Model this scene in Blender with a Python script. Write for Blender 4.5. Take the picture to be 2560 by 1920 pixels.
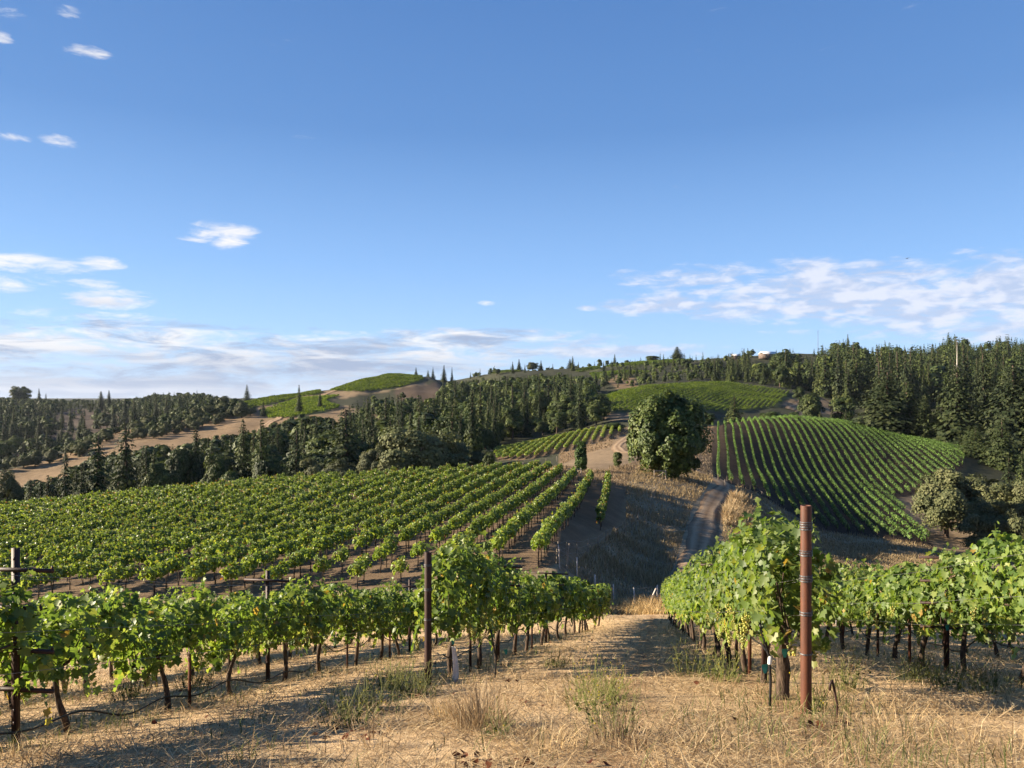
import bpy, math
import numpy as np

scene = bpy.context.scene
for o in list(bpy.data.objects):
    bpy.data.objects.remove(o)

# ------------------------------------------------------------------ camera
FOC = 770.0            # focal length in pixels of a 1024 px wide frame
HOR = 398.0            # row of the eye-level horizon
cam = bpy.data.cameras.new('camera')
cam.sensor_width = 36.0
cam.lens = FOC / 1024 * 36
cam.shift_y = (HOR - 384) / 1024
cam.clip_start = 0.05
cam.clip_end = 30000
camo = bpy.data.objects.new('camera', cam)
camo.rotation_euler = (math.radians(90), 0, 0)
scene.collection.objects.link(camo)
scene.camera = camo

# ------------------------------------------------------------------ exposure, sun and sky
scene.view_settings.view_transform = 'Standard'
scene.view_settings.look = 'None'
scene.view_settings.gamma = 1
scene.view_settings.exposure = 1.8
scene.cycles.use_denoising = True
scene.cycles.max_bounces = 5
scene.cycles.diffuse_bounces = 2
scene.cycles.transmission_bounces = 3
scene.cycles.transparent_max_bounces = 4
scene.cycles.caustics_reflective = False
scene.cycles.caustics_refractive = False

SUN_AZ = math.radians(-86)      # measured from +Y (view direction), negative = left
SUN_EL = math.radians(19)
sun = bpy.data.lights.new('sun', 'SUN')
sun.energy = 5.0
sun.angle = math.radians(0.5)
sun.color = (1.0, 0.85, 0.65)
suno = bpy.data.objects.new('sun', sun)
suno.rotation_euler = (math.pi / 2 - SUN_EL, 0, -SUN_AZ + math.pi)
scene.collection.objects.link(suno)

world = bpy.data.worlds.new('World')
scene.world = world
world.use_nodes = True
nt = world.node_tree
nt.nodes.clear()


class NB:
    """small node builder"""
    def __init__(self, tree):
        self.t = tree

    def new(self, kind, **kw):
        n = self.t.nodes.new(kind)
        for k, v in kw.items():
            setattr(n, k, v)
        return n

    def put(self, sock, v):
        if isinstance(v, bpy.types.NodeSocket):
            self.t.links.new(v, sock)
        else:
            sock.default_value = v

    def m(self, op, a, b=None, c=None, clamp=False):
        n = self.new('ShaderNodeMath', operation=op, use_clamp=clamp)
        self.put(n.inputs[0], a)
        if b is not None:
            self.put(n.inputs[1], b)
        if c is not None:
            self.put(n.inputs[2], c)
        return n.outputs[0]

    def mix(self, f, a, b, blend='MIX'):
        n = self.new('ShaderNodeMix', data_type='RGBA', blend_type=blend)
        self.put(n.inputs[0], f)
        self.put(n.inputs[6], a)
        self.put(n.inputs[7], b)
        return n.outputs[2]

    def noise(self, vec, scale, detail=4, rough=0.5, dist=0.0, out='Fac'):
        n = self.new('ShaderNodeTexNoise')
        if vec is not None:
            self.t.links.new(vec, n.inputs['Vector'])
        n.inputs['Scale'].default_value = scale
        n.inputs['Detail'].default_value = detail
        n.inputs['Roughness'].default_value = rough
        n.inputs['Distortion'].default_value = dist
        return n.outputs[out]

    def smooth(self, v, a, b):
        n = self.new('ShaderNodeMapRange', interpolation_type='SMOOTHSTEP')
        self.put(n.inputs[0], v)
        n.inputs[1].default_value = a
        n.inputs[2].default_value = b
        return n.outputs[0]

    def ramp(self, f, stops):
        n = self.new('ShaderNodeValToRGB')
        e = n.color_ramp.elements
        while len(e) < len(stops):
            e.new(0.5)
        for el, (p, c) in zip(e, stops):
            el.position = p
            el.color = (*c, 1)
        self.put(n.inputs[0], f)
        return n.outputs[0]

    def comb(self, x, y, z=0.0):
        n = self.new('ShaderNodeCombineXYZ')
        for i, v in enumerate((x, y, z)):
            self.put(n.inputs[i], v)
        return n.outputs[0]


b = NB(nt)
sky = b.new('ShaderNodeTexSky', sky_type='NISHITA')
sky.sun_disc = False
sky.sun_elevation = SUN_EL
sky.sun_rotation = SUN_AZ
sky.altitude = 300
sky.air_density = 1.0
sky.dust_density = 0.4
sky.ozone_density = 2.0
tc = b.new('ShaderNodeTexCoord')
sx = b.new('ShaderNodeSeparateXYZ')
nt.links.new(tc.outputs['Generated'], sx.inputs[0])
az = b.m('ARCTAN2', sx.outputs[0], sx.outputs[1])
el = b.m('ARCSINE', sx.outputs[2])

# clouds: soft patches in azimuth and elevation, broken up by noise
CLOUDS = [  # centre x, y, half width, half height (photo pixels, turned into angles), weight
    (130, 388, 520, 22, 1.15), (60, 352, 330, 46, 1.0), (300, 360, 300, 36, 1.0), (480, 340, 190, 15, 0.85),
    (35, 265, 85, 13, 0.82), (60, 281, 80, 9, 0.74), (112, 298, 56, 13, 0.86), (95, 285, 40, 7, .8), (8, 285, 45, 11, 0.85), (100, 264, 30, 9, 0.8),
    (222, 230, 44, 13, 0.85), (200, 236, 30, 8, 0.7), (228, 240, 24, 12, 0.7), (86, 51, 32, 7, 0.68), (58, 141, 28, 8, 0.72), (16, 138, 26, 6, 0.62), (70, 12, 20, 9, 0.65),
    (3, 38, 16, 8, 0.75), (12, 14, 30, 7, 0.6),
    (830, 294, 225, 41, 1.12), (985, 298, 230, 52, 1.2), (700, 276, 105, 17, 0.95), (665, 304, 85, 14, 1.0),
    (580, 352, 200, 10, 0.8), (485, 303, 14, 4, 0.6), (588, 308, 16, 4, 0.6),
]
mask = None
for (cx, cy, hw, hh, w) in CLOUDS:
    a0 = math.atan((cx - 512) / FOC)
    r0 = math.hypot(FOC, cx - 512)
    e0 = math.atan((HOR - cy) / r0)
    cosa = math.cos(a0)
    dx = b.m('MULTIPLY', b.m('SUBTRACT', az, a0), 1 / (hw * cosa * cosa / FOC))
    dy = b.m('MULTIPLY', b.m('SUBTRACT', el, e0), 1 / (hh / r0))
    d2 = b.m('ADD', b.m('MULTIPLY', dx, dx), b.m('MULTIPLY', dy, dy))
    v = b.m('MULTIPLY', b.m('SUBTRACT', 1.0, d2, clamp=True), w)
    v = b.m('POWER', v, 0.6)
    mask = v if mask is None else b.m('MAXIMUM', mask, v)
cvec = b.comb(b.m('MULTIPLY', az, 1.0), b.m('MULTIPLY', el, 4.2), 0.3)
n1 = b.noise(cvec, 9.0, 9, 0.62, 0.6)
n2 = b.noise(cvec, 26.0, 9, 0.66, 0.8)
n3 = b.noise(b.comb(az, b.m('MULTIPLY', el, 2.6), 1.7), 30.0, 5, 0.5, 0.3)
nn = b.m('ADD', b.m('MULTIPLY', n1, 0.6), b.m('MULTIPLY', n2, 0.4))
nn = b.m('ADD', b.m('MULTIPLY', b.m('SUBTRACT', nn, 0.5), 2.6), 0.5)
nn = b.m('ADD', nn, b.m('MULTIPLY', b.m('SUBTRACT', n3, 0.5), b.m('MULTIPLY', b.smooth(az, 0.0, 0.2), 0.75)))
dens = b.smooth(b.m('ADD', b.m('MULTIPLY', mask, 0.85), nn), 0.84, 1.5)
# bright tops and grey-blue bellies
vec2 = b.comb(b.m('MULTIPLY', az, 1.0), b.m('ADD', b.m('MULTIPLY', el, 7.0), 0.6), 2.1)
lit = b.smooth(b.m('ADD', b.m('MULTIPLY', b.noise(vec2, 8.0, 8, 0.62, 0.7), b.m('SUBTRACT', 1.0, b.smooth(az, 0.0, 0.2))), b.m('MULTIPLY', n3, b.smooth(az, 0.0, 0.2))), 0.40, 0.62)
low = b.smooth(el, 0.015, 0.085)
lit = b.m('MULTIPLY', lit, b.m('ADD', 0.25, b.m('MULTIPLY', low, 0.75)))
right = b.smooth(az, -0.05, 0.2)
lit = b.m('MAXIMUM', lit, b.m('MULTIPLY', b.smooth(el, .085, .125), b.m('SUBTRACT', .95, right, clamp=True)))
shade = b.mix(right, (0.15, 0.18, 0.248, 1), (0.21, 0.25, 0.335, 1))
bright = b.mix(right, (0.42, 0.405, 0.39, 1), (0.32, 0.335, 0.385, 1))
ccol = b.mix(lit, shade, bright)
bg1 = b.new('ShaderNodeBackground')
grad = b.ramp(b.m('DIVIDE', el, 0.6, clamp=True), [(0, (2.1, 3.1, 4.6)), (.12, (1.78, 2.95, 4.75)), (.28, (1.2, 2.3, 4.3)), (.55, (.55, 1.32, 3.0)), (1, (.28, .84, 2.3))])
tintn = b.mix(0.86, sky.outputs[0], grad)
nt.links.new(tintn, bg1.inputs[0])
bg1.inputs[1].default_value = 0.065
bg2 = b.new('ShaderNodeBackground')
nt.links.new(ccol, bg2.inputs[0])
bg2.inputs[1].default_value = 0.76
mx = b.new('ShaderNodeMixShader')
nt.links.new(b.m('MULTIPLY', dens, 0.9), mx.inputs[0])
nt.links.new(bg1.outputs[0], mx.inputs[1])
nt.links.new(bg2.outputs[0], mx.inputs[2])
wo = b.new('ShaderNodeOutputWorld')
nt.links.new(mx.outputs[0], wo.inputs[0])

# ------------------------------------------------------------------ terrain function (metres, eye at the origin)
_P = np.array([(2.7, 7.07, -2.85), (2.7, 7.07, -2.85), (-4.7, 7.3, -3.42), (-4.7, 7.3, -3.42), (-1.2, 11.1, -4.1), (-1.2, 11.1, -4.1),
               (-4.1, 12.9, -4.75), (7.1, 12.2, -4.2), (5.5, 38, -10.9), (5.5, 38, -10.9), (0, 3.5, -1.78), (6., 5, -2.3),
               (-3, 4, -2.25), (-14, 34, -11.2), (20, 36, -11.3), (-10, 10, -4.6), (12, 12, -4.6)])
_x, _y, _z = _P.T
_c = np.linalg.lstsq(np.stack([_x * 0 + 1, _x, _y, _x * _x, _y * _y], 1), _z, rcond=None)[0]


def near(X, Y):
    X = np.clip(X, -14, 14) + 0.15 * (X - np.clip(X, -14, 14))
    Y = np.clip(Y, -6, 60)
    return _c[0] + _c[1] * X + _c[2] * Y + _c[3] * X * X + _c[4] * Y * Y


# columns of the land: at photo column x, (distance, photo row) of the ground's successive folds
COLS = {
    -300: [(46, 640), (72, 570), (110, 527), (200, 545), (300, 515), (380, 500), (420, 482), (560, 488), (900, 440), (1400, 402), (2500, 403), (9000, 398.6)],
    0: [(46, 612), (72, 555), (110, 514), (200, 533), (300, 505), (350, 492), (400, 471), (560, 482), (900, 432), (1400, 403), (2500, 403), (9000, 398.6)],
    110: [(46, 604), (72, 546), (113, 503), (210, 525), (330, 474), (400, 458), (520, 435), (700, 452), (1000, 424), (1500, 403), (2500, 402.5), (9000, 398.6)],
    160: [(46, 600), (73, 541), (115, 497), (220, 516), (360, 460), (440, 446), (580, 424), (750, 440), (1020, 415), (1500, 402), (2500, 402), (9000, 398.6)],
    230: [(46, 596), (74, 534), (118, 490), (230, 507), (400, 450), (500, 430), (690, 405), (850, 424), (1100, 406), (1500, 399), (2500, 401), (9000, 398.6)],
    330: [(46, 588), (75, 526), (121, 483), (235, 498), (400, 446), (560, 412), (800, 390), (1000, 402), (1300, 402), (1700, 399), (2500, 401), (9000, 398.6)],
    385: [(46, 583), (76, 520), (123, 480), (230, 494), (400, 445), (600, 410), (860, 375.5), (1000, 383), (1300, 393), (1700, 397), (2500, 400), (9000, 398.6)],
    430: [(46, 578), (77, 516), (125, 477), (210, 487), (380, 447), (560, 414), (860, 377), (1000, 378), (1200, 380), (1500, 386), (2500, 398), (9000, 398.6)],
    500: [(46, 567), (78, 510), (131, 473), (190, 468), (255, 453), (330, 452), (520, 415), (640, 401), (780, 387), (950, 372), (2000, 392), (9000, 398.6)],
    560: [(46, 566), (80, 507), (135, 471), (190, 461), (262, 440), (340, 446), (540, 410), (650, 397), (780, 385), (950, 370), (2000, 390), (9000, 398.6)],
    605: [(47, 604), (80, 521), (130, 471), (185, 455), (268, 430), (350, 432), (520, 398), (620, 399), (800, 379), (980, 367), (2000, 388), (9000, 398.6)],
    630: [(50, 604), (84, 529), (128, 473), (188, 450), (272, 429), (370, 424), (540, 389.5), (640, 392), (800, 378), (1000, 364), (2000, 386), (9000, 398.6)],
    660: [(56, 590), (88, 530), (126, 478), (185, 455), (280, 430), (380, 420), (570, 387), (660, 387), (800, 375), (1000, 362), (1900, 384), (9000, 398.6)],
    694: [(62, 573), (96, 519), (130, 482), (172, 466), (280, 431), (390, 421), (600, 385.5), (680, 384), (820, 371), (1000, 361), (1800, 382), (9000, 398.6)],
    730: [(60, 590), (100, 519), (138, 486), (172, 477), (296, 424), (400, 429), (620, 385), (700, 382), (850, 369), (1000, 358), (1700, 380), (9000, 398.6)],
    790: [(54, 615), (100, 545), (148, 511), (195, 479), (310, 418.5), (400, 430), (640, 388.5), (700, 386), (850, 371), (990, 354), (1600, 378), (9000, 398.6)],
    850: [(52, 625), (98, 560), (146, 533), (200, 487), (308, 424), (390, 438), (600, 408), (700, 394), (800, 378), (960, 356), (1500, 378), (9000, 398.6)],
    900: [(52, 630), (95, 568), (146, 534), (190, 499), (288, 438), (335, 444), (500, 420), (620, 402), (760, 382), (910, 355), (1500, 378), (9000, 398.6)],
    950: [(52, 627), (90, 578), (140, 545), (190, 498), (268, 448), (310, 450), (450, 422), (580, 402), (720, 380), (880, 353), (1500, 378), (9000, 398.6)],
    1024: [(50, 625), (85, 590), (130, 556), (190, 505), (250, 466), (300, 457), (420, 424), (550, 402), (700, 377), (860, 350), (1500, 378), (9000, 398.6)],
    1324: [(50, 625), (85, 590), (130, 556), (190, 510), (250, 472), (300, 460), (420, 426), (550, 402), (700, 377), (860, 348), (1500, 378), (9000, 398.6)],
}
_xs = np.array(sorted(COLS))
_K = np.array([COLS[x] for x in _xs], float)
NT, NY = 801, 620
TT = np.linspace(-1.6, 1.6, NT)
YY = np.exp(np.linspace(math.log(24), math.log(9000), NY))


def pchip(xk, yk, x):
    h = np.diff(xk)
    d = np.diff(yk) / h
    m = np.zeros_like(yk)
    m[0], m[-1] = d[0], d[-1]
    s = d[:-1] * d[1:] > 0
    w1, w2 = 2 * h[1:] + h[:-1], h[1:] + 2 * h[:-1]
    with np.errstate(divide='ignore', invalid='ignore'):
        hm = (w1 + w2) / (w1 / d[:-1] + w2 / d[1:])
    m[1:-1] = np.where(s, hm, 0)
    i = np.clip(np.searchsorted(xk, x) - 1, 0, len(h) - 1)
    t = (x - xk[i]) / h[i]
    return ((1 + 2 * t) * (1 - t) ** 2 * yk[i] + t * (1 - t) ** 2 * h[i] * m[i] + t * t * (3 - 2 * t) * yk[i + 1] + t * t * (t - 1) * h[i] * m[i + 1])


def _smooth_cols(A, n):
    k = np.exp(-np.linspace(-2, 2, 2 * n + 1) ** 2)
    k /= k.sum()
    Ap = np.concatenate([A[:1].repeat(n, 0), A, A[-1:].repeat(n, 0)], 0)
    return sum(k[j] * Ap[j:j + len(A)] for j in range(2 * n + 1))


_px = np.clip(512 + FOC * TT, _xs[0], _xs[-1])
_Kd = np.stack([np.interp(_px, _xs, _K[:, j, 0]) for j in range(_K.shape[1])], 1)
_Ke = np.stack([np.interp(_px, _xs, _K[:, j, 1]) for j in range(_K.shape[1])], 1)
_Kd, _Ke = _smooth_cols(_Kd, 7), _smooth_cols(_Ke, 7)
_Kz = -(_Ke - HOR) / FOC * _Kd
TAB = np.zeros((NT, NY))
for i in range(NT):
    xk = np.concatenate([[24, 38], _Kd[i]])
    zk = np.concatenate([[near(TT[i] * 24, 24), near(TT[i] * 38, 38)], _Kz[i]])
    lx = np.log(xk)
    TAB[i] = pchip(lx, zk, np.log(YY))
_rs = np.random.RandomState(3)
_W = [(2 * math.pi / L * math.cos(a), 2 * math.pi / L * math.sin(a), ph, A) for L, A, a, ph in
      [(L * _rs.uniform(.8, 1.2), A, _rs.uniform(0, 6.28), _rs.uniform(0, 6.28)) for L, A in
       [(90, 1), (70, .9), (52, .7), (40, .6), (31, .5), (23, .4), (17, .3), (12, .2)]]]


def H(X, Y):
    X, Y = np.broadcast_arrays(np.asarray(X, float), np.asarray(Y, float))
    n = near(X, Y)
    Yc = np.clip(Y, 24.001, 8990)
    t = np.clip(X / Yc, -1.599, 1.599)
    fi = (t + 1.6) / 3.2 * (NT - 1)
    fj = (np.log(Yc) - math.log(24)) / (math.log(9000) - math.log(24)) * (NY - 1)
    i = np.clip(fi.astype(int), 0, NT - 2)
    j = np.clip(fj.astype(int), 0, NY - 2)
    u, v = fi - i, fj - j
    f = TAB[i, j] * (1 - u) * (1 - v) + TAB[i + 1, j] * u * (1 - v) + TAB[i, j + 1] * (1 - u) * v + TAB[i + 1, j + 1] * u * v
    w = np.clip((Y - 25) / 9, 0, 1)
    w = w * w * (3 - 2 * w)
    z = n * (1 - w) + f * w
    amp = np.clip((Y - 190) / 700, 0, .6) * np.where(Y > 2000, 3, 1)
    amp = np.where(amp > 0, amp, 0)
    r = sum(A * np.sin(kx * X + ky * Y + p) for kx, ky, p, A in _W)
    sm = sum(A * np.sin(9 * (kx * X + ky * Y) + p) for kx, ky, p, A in _W[:6])
    return z + amp * r * 0.9 + 0.012 * sm


def hit(px, py, ymin=3.0, ymax=8000.0):
    Y = np.exp(np.linspace(math.log(ymin), math.log(ymax), 6000))
    t = (px - 512) / FOC
    zr = -(py - HOR) / FOC * Y
    h = H(t * Y, Y)
    k = np.nonzero(zr <= h)[0]
    k = k[0] if len(k) else len(Y) - 1
    return float(t * Y[k]), float(Y[k]), float(h[k])


def at(px, Y):
    """ground point at photo column px and distance Y"""
    X = (px - 512) / FOC * Y
    return X, Y, float(H(X, Y))


def proj(X, Y, Z):
    Yc = np.maximum(Y, 0.5)
    return 512 + FOC * X / Yc, HOR - FOC * Z / Yc


def inside(px, py, poly):
    P = np.asarray(poly, float)
    r = np.zeros(np.shape(px), bool)
    j = len(P) - 1
    for i in range(len(P)):
        xi, yi = P[i]
        xj, yj = P[j]
        if yi != yj:
            c = ((yi > py) != (yj > py)) & (px < (xj - xi) * (py - yi) / (yj - yi) + xi)
            r ^= c
        j = i
    return r


# land cover outlines (photo rows and columns of the ground, with a distance range)
V1 = ([(-300, 650), (-300, 528), (0, 515), (110, 504), (230, 491), (330, 484), (430, 478), (500, 474), (545, 470.5), (556, 475), (573, 480), (590, 483.5), (606, 485), (627, 488), (619, 521), (600, 533), (588, 534), (552, 566), (500, 585), (344, 590), (200, 598), (0, 610)], 40, 140)
V2 = ([(494, 453), (530, 439.5), (560, 434), (608, 428), (627, 432), (600, 441), (570, 450), (530, 459.5), (497, 461)], 160, 290)
V3 = ([(599, 398), (611, 394), (640, 388), (669, 384), (728, 383), (792, 393), (777, 407), (746, 411), (690, 413), (607, 412), (604, 405)], 395, 680)
V4 = ([(712, 478), (733, 485), (757, 493), (820, 531), (877, 538), (936, 548), (905, 513), (894, 498), (912, 495), (935, 481), (962, 468), (968, 448), (930, 440), (893, 434), (844, 420), (803, 414), (760, 415), (734, 420), (712, 424)], 120, 322)
V5 = [([(224, 404), (320, 391), (321, 394), (299, 397), (252, 409), (224, 409)], 500, 900),
      ([(259, 411), (303, 398), (339, 396), (325, 401), (330, 404), (341, 407), (333, 410), (293, 418), (270, 418)], 450, 900),
      ([(330, 391), (352, 383), (386, 370), (421, 370), (423, 380), (403, 387), (363, 392)], 600, 900)]
V6 = [([(590, 374), (622, 371), (652, 372), (634, 374), (617, 374.5), (595, 380)], 650, 1000),
      ([(574, 371), (599, 366), (600, 369), (580, 372.5)], 700, 1000),
      ([(605, 367), (640, 358), (690, 357), (690, 362), (645, 365)], 700, 1010),
      ([(462, 376), (490, 370), (520, 368), (520, 371.5), (490, 374)], 700, 1000)]
GOLD = [([(-20, 476), (35, 464), (64, 455), (101, 436), (133, 424), (160, 420), (200, 405), (250, 400), (262, 410), (262, 434), (214, 446), (174, 455), (136, 457), (100, 470), (75, 478), (58, 486), (17, 494), (-20, 496)], 290, 900),
        ([(606, 380), (622, 375), (633, 378), (638, 388), (615, 388)], 600, 900),
        ([(258, 411), (300, 418), (345, 407), (352, 420), (345, 440), (262, 436)], 380, 800)]
DIRT = [([(589, 400), (598, 397), (604, 408), (591, 408)], 380, 600), ([(600, 410), (607, 412), (640, 413), (640, 421), (606, 420)], 330, 480),
        ([(320, 391), (352, 392), (400, 386.5), (425, 382), (424, 385), (385, 391), (345, 398), (325, 400), (339, 396)], 500, 920),
        ([(252, 409), (303, 397), (321, 393), (321, 396), (262, 411)], 450, 900),
        ([(345, 405), (375, 415), (395, 430), (380, 432), (350, 412)], 400, 900),
        ([(560, 466), (590, 451), (609, 446), (617, 437), (640, 433), (650, 445), (640, 462), (600, 470)], 130, 260),
        ([(893, 496), (918, 492), (1000, 560), (940, 552), (905, 513)], 90, 220),
        ([(780, 405), (800, 393), (810, 393), (850, 410), (845, 416), (800, 412)], 330, 640)]
BROWN_SHADED = [([(392, 391), (425, 384), (441, 383), (447, 392), (425, 402), (400, 400)], 500, 920),  # brown slopes whose shade is painted into the ground colour
         ([(55, 414), (81, 408), (111, 414), (139, 421), (101, 438), (65, 441), (30, 455), (0, 462), (40, 440)], 600, 1300)]
BANK = ([(560, 575), (625, 523), (628, 480), (640, 462), (700, 474), (716, 476), (728, 490), (700, 512), (694, 560), (700, 600), (560, 612)], 44, 160)


def cover(X, Y):
    """0 other, 1 near slope, 2 vineyard floor, 3 bank grass, 4 golden grass, 5 bare dirt, 6 brown far hillside with shade in its colour, 7 forest floor, 8 hill vineyard soil, 9 far vineyard"""
    Z = H(X, Y)
    j = 1.2 * np.sin(X * .11 + Y * .07) + .8 * np.sin(X * .23 - Y * .19)
    px, py = proj(X, Y, Z)
    jj = j * np.clip(Y / 250, .1, 1)
    px, py = px + jj, py + jj * .5

    def tst(r):
        return inside(px, py, r[0]) & (Y > r[1]) & (Y < r[2])
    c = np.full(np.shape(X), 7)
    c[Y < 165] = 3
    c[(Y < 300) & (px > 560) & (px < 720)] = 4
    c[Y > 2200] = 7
    for r in BROWN_SHADED:
        c[tst(r)] = 6
    for r in GOLD:
        c[tst(r)] = 4
    for r in DIRT:
        c[tst(r)] = 5
    c[tst(BANK)] = 3
    c[tst(V1)] = 2
    c[tst(V2)] = 2
    c[tst(V4)] = 8
    for r in [V3] + V5 + V6:
        c[tst(r)] = 9
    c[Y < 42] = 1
    return c

# ------------------------------------------------------------------ mesh and object helpers
rng = np.random.default_rng(11)
COL = scene.collection


def tag(o, label=None, cat=None, group=None, kind=None):
    if label:
        o['label'] = label
    if cat:
        o['category'] = cat
    if group:
        o['group'] = group
    if kind:
        o['kind'] = kind
    return o


class MB:
    """gathers vertex and face arrays of one mesh"""
    def __init__(self):
        self.V, self.F, self.T, self.n = [], [], [], 0

    def add(self, V, F, mat=0, tint=None):
        V = np.asarray(V, float).reshape(-1, 3)
        F = np.asarray(F, int)
        self.V.append(V)
        self.F.append((F + self.n, mat))
        self.T.append(np.full(len(V), 0.5) if tint is None else np.broadcast_to(np.asarray(tint, float), (len(V),)))
        self.n += len(V)
        return self

    def mesh(self, name, mats, smooth=False, col=None):
        me = bpy.data.meshes.new(name)
        V = np.concatenate(self.V)
        me.vertices.add(len(V))
        me.vertices.foreach_set('co', V.astype(np.float32).ravel())
        lv = np.concatenate([f.ravel() for f, _ in self.F]).astype(np.int32)
        lt = np.concatenate([np.full(len(f), f.shape[1]) for f, _ in self.F]).astype(np.int32)
        mi = np.concatenate([np.full(len(f), m) for f, m in self.F]).astype(np.int32)
        me.loops.add(len(lv))
        me.polygons.add(len(lt))
        me.loops.foreach_set('vertex_index', lv)
        me.polygons.foreach_set('loop_start', np.concatenate([[0], np.cumsum(lt)[:-1]]).astype(np.int32))
        me.polygons.foreach_set('material_index', mi)
        if smooth:
            me.polygons.foreach_set('use_smooth', np.ones(len(lt), bool))
        for m in mats:
            me.materials.append(m)
        at_ = me.attributes.new('tint', 'FLOAT', 'POINT')
        at_.data.foreach_set('value', np.concatenate(self.T).astype(np.float32))
        if col is not None:
            ac = me.attributes.new('cover', 'FLOAT_COLOR', 'POINT')
            ac.data.foreach_set('color', np.concatenate([col, np.ones((len(col), 1))], 1).astype(np.float32).ravel())
        me.update(calc_edges=True)
        me.validate()
        return me


def obj(name, me, parent=None, loc=None, rz=0.0, sc=None):
    o = bpy.data.objects.new(name, me)
    COL.objects.link(o)
    if parent is not None:
        o.parent = parent
    if loc is not None:
        o.location = loc
    if rz:
        o.rotation_euler = (0, 0, rz)
    if sc is not None:
        o.scale = sc if hasattr(sc, '__len__') else (sc, sc, sc)
    return o


def norm(v):
    return v / np.maximum(np.linalg.norm(v, axis=-1, keepdims=True), 1e-9)


def tube(pts, rad, n=6, cap=True):
    pts = np.asarray(pts, float)
    rad = np.broadcast_to(np.asarray(rad, float), (len(pts),))
    d = norm(np.gradient(pts, axis=0))
    ref = np.array([0.0, 0, 1]) if abs(d[len(d) // 2][2]) < .9 else np.array([1.0, 0, 0])
    u = norm(np.cross(d, ref))
    w = np.cross(d, u)
    a = np.linspace(0, 2 * math.pi, n, endpoint=False)
    V = pts[:, None] + rad[:, None, None] * (u[:, None] * np.cos(a)[None, :, None] + w[:, None] * np.sin(a)[None, :, None])
    V = V.reshape(-1, 3)
    i = np.arange(len(pts) - 1)[:, None] * n
    k = np.arange(n)[None]
    F = np.stack([i + k, i + (k + 1) % n, i + n + (k + 1) % n, i + n + k], -1).reshape(-1, 4)
    if cap:
        m = len(V)
        V = np.concatenate([V, pts[-1:] + d[-1:] * rad[-1] * .3])
        F2 = np.stack([(len(pts) - 1) * n + np.arange(n), (len(pts) - 1) * n + (np.arange(n) + 1) % n, np.full(n, m), np.full(n, m)], -1)
        F2[:, 3] = F2[:, 2]
        return V, F, F2[:, :3]
    return V, F, None


def add_tube(mb, pts, rad, n=6, mat=0, cap=True, tint=None):
    V, F, F2 = tube(pts, rad, n, cap)
    k = mb.n
    mb.add(V, F, mat, tint)
    if F2 is not None:
        mb.F.append((F2 + k, mat))


def add_box(mb, c, s, mat=0, rz=0.0, ax=None):
    """box about c with full sizes s; ax = 3 axis vectors if oriented"""
    s = np.asarray(s, float) / 2
    cr = np.array([(x, y, z) for x in (-1, 1) for y in (-1, 1) for z in (-1, 1)], float) * s
    if ax is not None:
        cr = cr @ np.asarray(ax, float)
    elif rz:
        R = np.array([(math.cos(rz), math.sin(rz), 0), (-math.sin(rz), math.cos(rz), 0), (0, 0, 1)])
        cr = cr @ R
    F = [(0, 1, 3, 2), (4, 6, 7, 5), (0, 4, 5, 1), (2, 3, 7, 6), (0, 2, 6, 4), (1, 5, 7, 3)]
    mb.add(np.asarray(c, float) + cr, F, mat)


# leaf templates: x across, y towards the tip, z out of the blade
_half = [(.0, 0), (.34, -.14), (.54, .14), (.37, .30), (.58, .60), (.24, .63), (0, 1.0)]
_o = [(x, y, .22 * abs(x) - .12 * y * y) for x, y in _half] + [(-x, y, .22 * abs(x) - .12 * y * y) for x, y in _half[-2:0:-1]]
LEAF_HI = np.array([(0, .36, -.04)] + _o) - np.array([0, .36, 0])
LEAF_HI_F = np.array([(0, i + 1, (i + 1) % len(_o) + 1) for i in range(len(_o))])
LEAF_MID = np.array([(0, 0, 0), (.5, .12, .12), (.42, .68, .06), (0, 1, -.1), (-.42, .68, .06), (-.5, .12, .12)]) - np.array([0, .4, 0])
LEAF_MID_F = np.array([(0, 1, 2, 3), (0, 3, 4, 5)])
LEAF_LO = np.array([(-.5, 0, 0), (.5, .05, 0), (.42, 1, 0), (-.45, .92, 0)]) - np.array([0, .5, 0])
LEAF_LO_F = np.array([(0, 1, 2, 3)])
SPRAY = np.array([(0, 0, 0), (.5, .45, .06), (0, 1, -.06), (-.5, .45, .06)])
SPRAY_F = np.array([(0, 1, 2, 3)])


def leaves(mb, C, N, D, S, tmpl, tf, mat=0, tint=None, wid=1.0):
    """one leaf per centre C with normal N, tip direction D and size S"""
    N = norm(N)
    D = norm(D - N * np.sum(D * N, -1, keepdims=True))
    X = np.cross(D, N)
    S = np.broadcast_to(np.asarray(S, float), (len(C),))[:, None, None]
    t = tmpl[None]
    V = C[:, None] + S * (t[..., 0:1] * wid * X[:, None] + t[..., 1:2] * D[:, None] + t[..., 2:3] * N[:, None])
    F = (np.arange(len(C)) * len(tmpl))[:, None, None] + tf[None]
    T = np.repeat(rng.random(len(C)) if tint is None else tint, len(tmpl))
    mb.add(V.reshape(-1, 3), F.reshape(-1, tf.shape[1]), mat, T)


def rdir(n, r=None):
    v = (r or rng).normal(size=(n, 3))
    return norm(v)


# ------------------------------------------------------------------ materials
def mat(name):
    m = bpy.data.materials.new(name)
    m.use_nodes = True
    m.node_tree.nodes.clear()
    nb = NB(m.node_tree)
    out = nb.new('ShaderNodeOutputMaterial')
    return m, nb, out


def attr(nb, name, sock='Fac'):
    a = nb.new('ShaderNodeAttribute')
    a.attribute_name = name
    return a.outputs[sock]


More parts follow.
